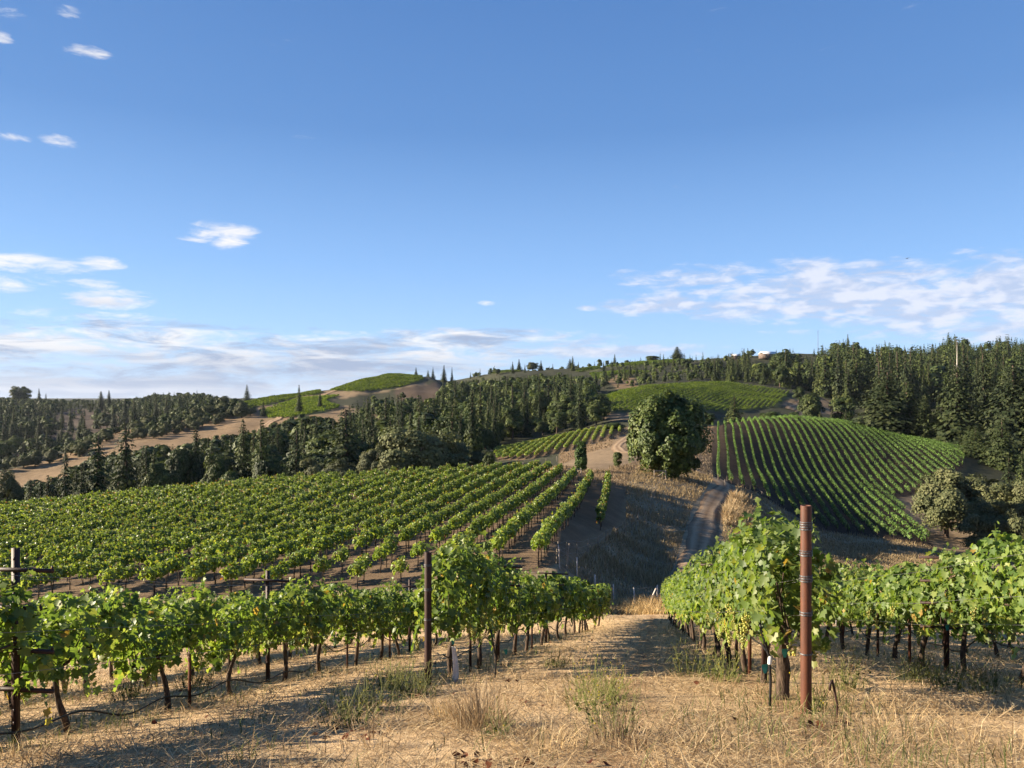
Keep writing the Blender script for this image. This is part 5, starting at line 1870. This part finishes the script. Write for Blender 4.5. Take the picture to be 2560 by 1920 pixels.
# green low weeds in patches, thicker along the vine rows
X, Y = near_pts(60000, 3.2, 40)
d = np.full(len(X), 9.0)
for nm, (x0, s) in ROWF.items():
    d = np.minimum(d, np.abs(X - (x0 + s * Y)))
midp = np.abs(X - (-.6 + .19 * Y + 1.0))
w = np.clip(.55 - d * .55, 0, .5) * (patch(X, Y, .9, .4) > -.35) + .5 * np.clip(.45 - midp, 0, .5) * (patch(X, Y, .7, 3) > 0) + .05 * (patch(X, Y, 1.3, 5) > .6)
k = rng.random(len(X)) < w
X, Y = X[k], Y[k]
n = len(X)
mb = MB()
P = np.stack([X, Y, H(X, Y) - .01], 1)
blades(mb, P, rng.uniform(0, 6.28, n), np.abs(rng.normal(0, .55, n)), rng.uniform(.05, .24, n), .004 + .0006 * Y, np.clip(rng.random(n) * .9, 0, .9), .5)
tag(obj('green_weeds', mb.mesh('green_weeds', [M['weed']])), 'low green weeds growing under the vines and along the path', 'weeds', None, 'stuff')

# reddish dead leaf litter
X, Y = near_pts(2600, 3.5, 22)
k = patch(X, Y, 1.6, 4) > .75
X, Y = X[k], Y[k]
n = len(X)
mb = MB()
leaves(mb, np.stack([X, Y, H(X, Y) + .03], 1), rdir(n) * .5 + np.array([0, 0, 1]), rdir(n), rng.uniform(.03, .075, n), LEAF_MID, LEAF_MID_F, 0, rng.uniform(0, 1, n))
M['litter'] = leaf_mat('dead_leaf_litter', [(0, (.09, .03, .02)), (.6, (.17, .055, .03)), (1, (.22, .09, .045))], .1, .8, .1)
tag(obj('leaf_litter', mb.mesh('leaf_litter', [M['litter']])), 'curled red-brown dead leaves scattered on the near slope', 'leaf litter', None, 'stuff')


def tuft(px, py, h, r, n, m, label, kind='grass_tuft', cat='grass tuft', group='dry grass tufts', spread=.45):
    x, y, z = hit(px, py)
    mb = MB()
    a = rng.uniform(0, 6.28, n)
    rr = r * np.sqrt(rng.random(n)) * .5
    P = np.stack([rr * np.cos(a), rr * np.sin(a), np.full(n, -.02)], 1)
    blades(mb, P, a + rng.normal(0, .6, n), np.abs(rng.normal(.1, spread, n)), h * rng.uniform(.5, 1.1, n), .003 + .0005 * y * rng.uniform(.6, 1.2, n), rng.random(n), .5)
    tag(obj(kind, mb.mesh(kind, [M[m]]), None, (x, y, z)), label, cat, group)


for px, py, h, r, n, lab in ((480, 728, .42, .5, 420, 'golden dry grass tuft in the middle foreground right of the left rust post'), (452, 722, .24, .4, 200, 'low dry tuft beside the dark hole of grass left of the golden tuft'),
                             (622, 745, .28, .5, 150, 'pale seeding dry tuft low in the centre foreground'), (905, 728, .28, .45, 36, 'sparse golden tuft right of the tall rust post'),
                             (962, 745, .3, .4, 26, 'tall sparse dry tuft near the lower right corner'), (1000, 760, .25, .5, 40, 'dense dry tuft in the lower right corner'),
                             (872, 752, .3, .5, 70, 'dry tuft at the bottom edge below the tall rust post'), (372, 748, .18, .5, 110, 'short dry tuft at the bottom left of centre'),
                             (20, 762, .2, .5, 120, 'dry tuft in the lower left corner'), (540, 756, .18, .6, 120, 'matted dry tuft at the bottom centre')):
    tuft(px, py, h, r, n, 'straw', lab)


def weed(px, py, h, r, ns, label):
    """branching wild mustard: thin green stems with small leaves and yellow flower dots"""
    x, y, z = hit(px, py)
    mb = MB()
    for k in range(ns):
        a = rng.uniform(0, 6.28)
        L = h * rng.uniform(.55, 1.1)
        q = np.linspace(0, 1, 6)
        lean = rng.uniform(.1, .5)
        B = np.array([math.cos(a), math.sin(a), 0]) * r * rng.uniform(0, .35)
        S = B + np.stack([math.cos(a) * lean * L * q, math.sin(a) * lean * L * q, L * q - .1 * L * q * q - .02], 1)
        add_tube(mb, S, np.linspace(.003, .0014, 6) + .0001 * y, 3, 0, False, .75)
        for j in range(2, 6):
            b2 = S[j] + np.outer(np.linspace(0, 1, 3), rng.normal(0, .06, 3) + np.array([0, 0, .07]))
            add_tube(mb, b2, .0013 + .0001 * y, 3, 0, False, .8)
            if rng.random() < .35:
                mb.add(b2[-1] + SV[:12] * rng.uniform(.005, .009), icosa()[1], 0, rng.uniform(.95, 1) if rng.random() < .5 else .85)
        m = 4
        leaves(mb, S[rng.integers(0, 4, m)] + rdir(m) * .03, rdir(m) + np.array([0, 0, .6]), rdir(m), rng.uniform(.015, .04, m), LEAF_MID, LEAF_MID_F, 0, rng.random(m) * .8)
    n = ns * 7
    a = rng.uniform(0, 6.28, n)
    rr = r * .5 * np.sqrt(rng.random(n))
    blades(mb, np.stack([rr * np.cos(a), rr * np.sin(a), np.full(n, -.02)], 1), a + rng.normal(0, .8, n), np.abs(rng.normal(0, .5, n)), h * rng.uniform(.3, .8, n), .0025 + .0004 * y * rng.uniform(.6, 1.2, n), .3 + .6 * rng.random(n), .5)
    tag(obj('weed_plant', mb.mesh('weed_plant', [M['weed']]), None, (x, y, z)), label, 'weed', 'wild mustard weeds')


for px, py, h, r, ns, lab in ((392, 690, .42, .7, 26, 'leggy green weed left of the left rust post'), (415, 697, .4, .6, 24, 'bushy green weed at the foot of the left rust post'),
                              (368, 712, .35, .7, 24, 'spreading green weed lower left of the left rust post'), (350, 728, .3, .6, 18, 'low green weed at the left end of the weed patch by the left rust post'),
                              (600, 700, .34, .8, 30, 'green weed clump in the middle of the grassy path'), (594, 712, .25, .6, 18, 'low green weed just below the clump in the path'),
                              (612, 735, .3, .6, 16, 'weed with yellow dots low in the centre foreground'), (690, 676, .42, .6, 18, 'tall thin weeds left of the trunks behind the tall rust post'),
                              (722, 682, .4, .5, 16, 'thin weeds close to the black riser tube'), (845, 690, .5, .5, 16, 'tall thin weed right of the tall rust post'),
                              (915, 682, .5, .6, 20, 'branching weed under the right edge row'), (945, 690, .4, .5, 16, 'green weed beneath the crossarm post in the right edge row'),
                              (985, 694, .4, .5, 14, 'weed near the right edge of the photo under the vines'), (130, 700, .4, .7, 22, 'green weed clump under the left crossarm row by the drip hose'),
                              (195, 690, .4, .6, 18, 'leggy weeds right of the second trunk in the left crossarm row'), (500, 738, .22, .3, 8, 'single weed with yellow buds at the bottom centre'),
                              (815, 712, .26, .3, 10, 'small yellow weed at the foot of the tall rust post'), (556, 668, .3, .5, 14, 'small weeds along the row left of the path')):
    weed(px, py, h, r, ns, lab)

# tall dry grass of the bank and of the strip along the fence
def grass_field(name, test, n, y0, y1, xa, xb, h, w, label, m='drygrass'):
    Yq = np.exp(rng.uniform(math.log(y0), math.log(y1), n))
    Xq = (rng.uniform(xa, xb, n) - 512) / FOC * Yq
    k = test(Xq, Yq)
    Xq, Yq = Xq[k], Yq[k]
    n = len(Xq)
    c = 1 + .45 * patch(Xq, Yq, .35, 1.5)
    mb = MB()
    blades(mb, np.stack([Xq, Yq, H(Xq, Yq) - .03], 1), rng.uniform(0, 6.28, n), np.abs(rng.normal(.1, .28, n)), rng.uniform(*h, n) * np.clip(c, .45, 1.6), w * (Yq / 60) * rng.uniform(.6, 1.4, n), np.clip(rng.normal(.5, .25, n), 0, 1), .5)
    tag(obj(name, mb.mesh(name, [M[m]])), label, 'grass', None, 'stuff')


def on_road(X, Y):
    c = np.interp(Y, [62, 72, 88, 104, 122, 138], [697, 700, 704, 708, 718, 724])
    return np.abs(X - (c - 512) / FOC * Y) < 2.1


grass_field('tall_grass', lambda X, Y: (cover(X, Y) == 3) & ~on_road(X, Y), 110000, 47, 165, 540, 960, (.2, .6), .045, 'tall dry grass covering the bank between the middle vineyard and the road')
grass_field('tall_grass', lambda X, Y: (np.abs(Y - 43.3 - .8 * np.sin(X * 1.3)) < 2.2), 9000, 39, 47, 590, 700, (.35, .8), .04, 'golden tall grass along the wire fence at the end of the path', 'straw')
grass_field('tall_grass', lambda X, Y: (np.abs(X - (736 - 512) / FOC * Y) < 4 - .12 * np.abs(Y - 110)) & ~on_road(X, Y), 6000, 95, 125, 722, 752, (.7, 1.5), .06, 'mound of golden tall grass on the right side of the road bend', 'straw')
grass_field('tall_grass', lambda X, Y: (cover(X, Y) == 4) & ~on_road(X, Y), 30000, 100, 300, 560, 720, (.2, .55), .05, 'dry grass on the bare knoll around the round tree')

# ------------------------------------------------------------------ haze: thin even air over the whole land
mb = MB()
add_box(mb, (0, 0, 40), (26000, 26000, 220))
hz = mb.mesh('haze', [])
hm, nb, out = mat('haze_air')
v = nb.new('ShaderNodeVolumePrincipled')
v.inputs['Color'].default_value = (.80, .88, 1.0, 1)
v.inputs['Density'].default_value = 0.000009
v.inputs['Anisotropy'].default_value = 0.2
nb.t.links.new(v.outputs[0], out.inputs['Volume'])
hz.materials.append(hm)
tag(obj('haze', hz), kind='stuff')

# ------------------------------------------------------------------ grass, straw and weeds
def blades(mb, P, A, tilt, L, W, T, bend=.35, roll=None):
    """thin bent blades: A heading, tilt from the vertical, L length, W width"""
    n = len(P)
    h = np.stack([np.cos(A), np.sin(A), np.zeros(n)], 1)
    up = np.array([0, 0, 1.0])
    s = np.stack([-np.sin(A), np.cos(A), np.zeros(n)], 1)
    if roll is not None:
        s = s * np.cos(roll)[:, None] + up * np.sin(roll)[:, None]
    d1 = h * np.sin(tilt)[:, None] + up * np.cos(tilt)[:, None]
    t2 = np.clip(tilt + bend, 0, 1.72)
    d2 = h * np.sin(t2)[:, None] + up * np.cos(t2)[:, None]
    L, W = L[:, None], W[:, None] / 2
    a, m, e = P, P + d1 * L * .5, P + d1 * L * .5 + d2 * L * .5
    V = np.stack([a - s * W, a + s * W, m + s * W * .8, m - s * W * .8, e + s * W * .15, e - s * W * .15], 1)
    F = (np.arange(n) * 6)[:, None, None] + np.array([(0, 1, 2, 3), (3, 2, 4, 5)])[None]
    mb.add(V.reshape(-1, 3), F.reshape(-1, 4), 0, np.repeat(T, 6))


rng = np.random.default_rng(21)


def near_pts(n, y0, y1, wide=.74, extra=1.0):
    Y = np.exp(rng.uniform(math.log(y0), math.log(y1), n))
    X = rng.uniform(-1, 1, n) * (wide * Y + extra)
    return X, Y


def patch(X, Y, s, o=0.0):
    return np.sin(X * s + o) * np.sin(Y * s * 1.3 + 1.7 * o) + .6 * np.sin((X + Y) * s * 2.1 + o)


X, Y = near_pts(150000, 2.8, 42)
lane = np.clip(1 - np.abs(np.abs(X - (.45 + .19 * Y)) - .75) / .4, 0, 1) * (Y > 4)
k = rng.random(len(X)) < np.clip(.66 + .42 * patch(X, Y, 1.1) + .15 * patch(X, Y, 3.7, 2), .1, 1) * (1 - .7 * lane)
X, Y = X[k], Y[k]
n = len(X)
mb = MB()
P = np.stack([X, Y, H(X, Y) + rng.uniform(.004, .035, n)], 1)
blades(mb, P, rng.uniform(0, 6.28, n), rng.uniform(1.1, 1.62, n), rng.uniform(.05, .26, n) * (1 + .012 * Y), .0028 + .00052 * Y * rng.uniform(.6, 1.4, n), rng.random(n), .1, rng.uniform(-.5, .5, n))
tag(obj('dry_straw', mb.mesh('dry_straw', [M['straw']])), 'mown dry straw lying over the near slope', 'straw', None, 'stuff')

X, Y = near_pts(52000, 2.8, 42)
k = rng.random(len(X)) < np.clip(.08 + .2 * patch(X, Y, .8, 2.0), .02, .4)
X, Y = X[k], Y[k]
n = len(X)
mb = MB()
P = np.stack([X, Y, H(X, Y) - .01], 1)
blades(mb, P, rng.uniform(0, 6.28, n), np.abs(rng.normal(0, .5, n)), rng.uniform(.04, .15, n) * np.clip(1 + .8 * patch(X, Y, .5, 1.0), .6, 1.7), .0024 + .00045 * Y, rng.random(n), .45)
tag(obj('dry_grass', mb.mesh('dry_grass', [M['straw']])), 'thin standing dry grass stubble on the near slope', 'grass', None, 'stuff')

# green low weeds in patches, thicker along the vine rows
X, Y = near_pts(60000, 3.2, 40)
d = np.full(len(X), 9.0)
for nm, (x0, s) in ROWF.items():
    d = np.minimum(d, np.abs(X - (x0 + s * Y)))
midp = np.abs(X - (-.6 + .19 * Y + 1.0))
w = np.clip(.55 - d * .55, 0, .5) * (patch(X, Y, .9, .4) > -.35) + .5 * np.clip(.45 - midp, 0, .5) * (patch(X, Y, .7, 3) > 0) + .05 * (patch(X, Y, 1.3, 5) > .6)
k = rng.random(len(X)) < w
X, Y = X[k], Y[k]
n = len(X)
mb = MB()
P = np.stack([X, Y, H(X, Y) - .01], 1)
blades(mb, P, rng.uniform(0, 6.28, n), np.abs(rng.normal(0, .55, n)), rng.uniform(.05, .24, n), .004 + .0006 * Y, np.clip(rng.random(n) * .9, 0, .9), .5)
tag(obj('green_weeds', mb.mesh('green_weeds', [M['weed']])), 'low green weeds growing under the vines and along the path', 'weeds', None, 'stuff')

# reddish dead leaf litter
X, Y = near_pts(2600, 3.5, 22)
k = patch(X, Y, 1.6, 4) > .75
X, Y = X[k], Y[k]
n = len(X)
mb = MB()
leaves(mb, np.stack([X, Y, H(X, Y) + .03], 1), rdir(n) * .5 + np.array([0, 0, 1]), rdir(n), rng.uniform(.03, .075, n), LEAF_MID, LEAF_MID_F, 0, rng.uniform(0, 1, n))
M['litter'] = leaf_mat('dead_leaf_litter', [(0, (.09, .03, .02)), (.6, (.17, .055, .03)), (1, (.22, .09, .045))], .1, .8, .1)
tag(obj('leaf_litter', mb.mesh('leaf_litter', [M['litter']])), 'curled red-brown dead leaves scattered on the near slope', 'leaf litter', None, 'stuff')


def tuft(px, py, h, r, n, m, label, kind='grass_tuft', cat='grass tuft', group='dry grass tufts', spread=.45):
    x, y, z = hit(px, py)
    mb = MB()
    a = rng.uniform(0, 6.28, n)
    rr = r * np.sqrt(rng.random(n)) * .5
    P = np.stack([rr * np.cos(a), rr * np.sin(a), np.full(n, -.02)], 1)
    blades(mb, P, a + rng.normal(0, .6, n), np.abs(rng.normal(.1, spread, n)), h * rng.uniform(.5, 1.1, n), .003 + .0005 * y * rng.uniform(.6, 1.2, n), rng.random(n), .5)
    tag(obj(kind, mb.mesh(kind, [M[m]]), None, (x, y, z)), label, cat, group)


for px, py, h, r, n, lab in ((480, 728, .42, .5, 420, 'golden dry grass tuft in the middle foreground right of the left rust post'), (452, 722, .24, .4, 200, 'low dry tuft beside the dark hole of grass left of the golden tuft'),
                             (622, 745, .28, .5, 150, 'pale seeding dry tuft low in the centre foreground'), (905, 728, .28, .45, 36, 'sparse golden tuft right of the tall rust post'),
                             (962, 745, .3, .4, 26, 'tall sparse dry tuft near the lower right corner'), (1000, 760, .25, .5, 40, 'dense dry tuft in the lower right corner'),
                             (872, 752, .3, .5, 70, 'dry tuft at the bottom edge below the tall rust post'), (372, 748, .18, .5, 110, 'short dry tuft at the bottom left of centre'),
                             (20, 762, .2, .5, 120, 'dry tuft in the lower left corner'), (540, 756, .18, .6, 120, 'matted dry tuft at the bottom centre')):
    tuft(px, py, h, r, n, 'straw', lab)


def weed(px, py, h, r, ns, label):
    """branching wild mustard: thin green stems with small leaves and yellow flower dots"""
    x, y, z = hit(px, py)
    mb = MB()
    for k in range(ns):
        a = rng.uniform(0, 6.28)
        L = h * rng.uniform(.55, 1.1)
        q = np.linspace(0, 1, 6)
        lean = rng.uniform(.1, .5)
        B = np.array([math.cos(a), math.sin(a), 0]) * r * rng.uniform(0, .35)
        S = B + np.stack([math.cos(a) * lean * L * q, math.sin(a) * lean * L * q, L * q - .1 * L * q * q - .02], 1)
        add_tube(mb, S, np.linspace(.003, .0014, 6) + .0001 * y, 3, 0, False, .75)
        for j in range(2, 6):
            b2 = S[j] + np.outer(np.linspace(0, 1, 3), rng.normal(0, .06, 3) + np.array([0, 0, .07]))
            add_tube(mb, b2, .0013 + .0001 * y, 3, 0, False, .8)
            if rng.random() < .35:
                mb.add(b2[-1] + SV[:12] * rng.uniform(.005, .009), icosa()[1], 0, rng.uniform(.95, 1) if rng.random() < .5 else .85)
        m = 4
        leaves(mb, S[rng.integers(0, 4, m)] + rdir(m) * .03, rdir(m) + np.array([0, 0, .6]), rdir(m), rng.uniform(.015, .04, m), LEAF_MID, LEAF_MID_F, 0, rng.random(m) * .8)
    n = ns * 7
    a = rng.uniform(0, 6.28, n)
    rr = r * .5 * np.sqrt(rng.random(n))
    blades(mb, np.stack([rr * np.cos(a), rr * np.sin(a), np.full(n, -.02)], 1), a + rng.normal(0, .8, n), np.abs(rng.normal(0, .5, n)), h * rng.uniform(.3, .8, n), .0025 + .0004 * y * rng.uniform(.6, 1.2, n), .3 + .6 * rng.random(n), .5)
    tag(obj('weed_plant', mb.mesh('weed_plant', [M['weed']]), None, (x, y, z)), label, 'weed', 'wild mustard weeds')


for px, py, h, r, ns, lab in ((392, 690, .42, .7, 26, 'leggy green weed left of the left rust post'), (415, 697, .4, .6, 24, 'bushy green weed at the foot of the left rust post'),
                              (368, 712, .35, .7, 24, 'spreading green weed lower left of the left rust post'), (350, 728, .3, .6, 18, 'low green weed at the left end of the weed patch by the left rust post'),
                              (600, 700, .34, .8, 30, 'green weed clump in the middle of the grassy path'), (594, 712, .25, .6, 18, 'low green weed just below the clump in the path'),
                              (612, 735, .3, .6, 16, 'weed with yellow dots low in the centre foreground'), (690, 676, .42, .6, 18, 'tall thin weeds left of the trunks behind the tall rust post'),
                              (722, 682, .4, .5, 16, 'thin weeds close to the black riser tube'), (845, 690, .5, .5, 16, 'tall thin weed right of the tall rust post'),
                              (915, 682, .5, .6, 20, 'branching weed under the right edge row'), (945, 690, .4, .5, 16, 'green weed beneath the crossarm post in the right edge row'),
                              (985, 694, .4, .5, 14, 'weed near the right edge of the photo under the vines'), (130, 700, .4, .7, 22, 'green weed clump under the left crossarm row by the drip hose'),
                              (195, 690, .4, .6, 18, 'leggy weeds right of the second trunk in the left crossarm row'), (500, 738, .22, .3, 8, 'single weed with yellow buds at the bottom centre'),
                              (815, 712, .26, .3, 10, 'small yellow weed at the foot of the tall rust post'), (556, 668, .3, .5, 14, 'small weeds along the row left of the path')):
    weed(px, py, h, r, ns, lab)

# tall dry grass of the bank and of the strip along the fence
def grass_field(name, test, n, y0, y1, xa, xb, h, w, label, m='drygrass'):
    Yq = np.exp(rng.uniform(math.log(y0), math.log(y1), n))
    Xq = (rng.uniform(xa, xb, n) - 512) / FOC * Yq
    k = test(Xq, Yq)
    Xq, Yq = Xq[k], Yq[k]
    n = len(Xq)
    c = 1 + .45 * patch(Xq, Yq, .35, 1.5)
    mb = MB()
    blades(mb, np.stack([Xq, Yq, H(Xq, Yq) - .03], 1), rng.uniform(0, 6.28, n), np.abs(rng.normal(.1, .28, n)), rng.uniform(*h, n) * np.clip(c, .45, 1.6), w * (Yq / 60) * rng.uniform(.6, 1.4, n), np.clip(rng.normal(.5, .25, n), 0, 1), .5)
    tag(obj(name, mb.mesh(name, [M[m]])), label, 'grass', None, 'stuff')


def on_road(X, Y):
    c = np.interp(Y, [62, 72, 88, 104, 122, 138], [697, 700, 704, 708, 718, 724])
    return np.abs(X - (c - 512) / FOC * Y) < 2.1


grass_field('tall_grass', lambda X, Y: (cover(X, Y) == 3) & ~on_road(X, Y), 110000, 47, 165, 540, 960, (.2, .6), .045, 'tall dry grass covering the bank between the middle vineyard and the road')
grass_field('tall_grass', lambda X, Y: (np.abs(Y - 43.3 - .8 * np.sin(X * 1.3)) < 2.2), 9000, 39, 47, 590, 700, (.35, .8), .04, 'golden tall grass along the wire fence at the end of the path', 'straw')
grass_field('tall_grass', lambda X, Y: (np.abs(X - (736 - 512) / FOC * Y) < 4 - .12 * np.abs(Y - 110)) & ~on_road(X, Y), 6000, 95, 125, 722, 752, (.7, 1.5), .06, 'mound of golden tall grass on the right side of the road bend', 'straw')
grass_field('tall_grass', lambda X, Y: (cover(X, Y) == 4) & ~on_road(X, Y), 30000, 100, 300, 560, 720, (.2, .55), .05, 'dry grass on the bare knoll around the round tree')

# ------------------------------------------------------------------ haze: thin even air over the whole land
mb = MB()
add_box(mb, (0, 0, 40), (26000, 26000, 220))
hz = mb.mesh('haze', [])
hm, nb, out = mat('haze_air')
v = nb.new('ShaderNodeVolumePrincipled')
v.inputs['Color'].default_value = (.80, .88, 1.0, 1)
v.inputs['Density'].default_value = 0.000009
v.inputs['Anisotropy'].default_value = 0.2
nb.t.links.new(v.outputs[0], out.inputs['Volume'])
hz.materials.append(hm)
tag(obj('haze', hz), kind='stuff')
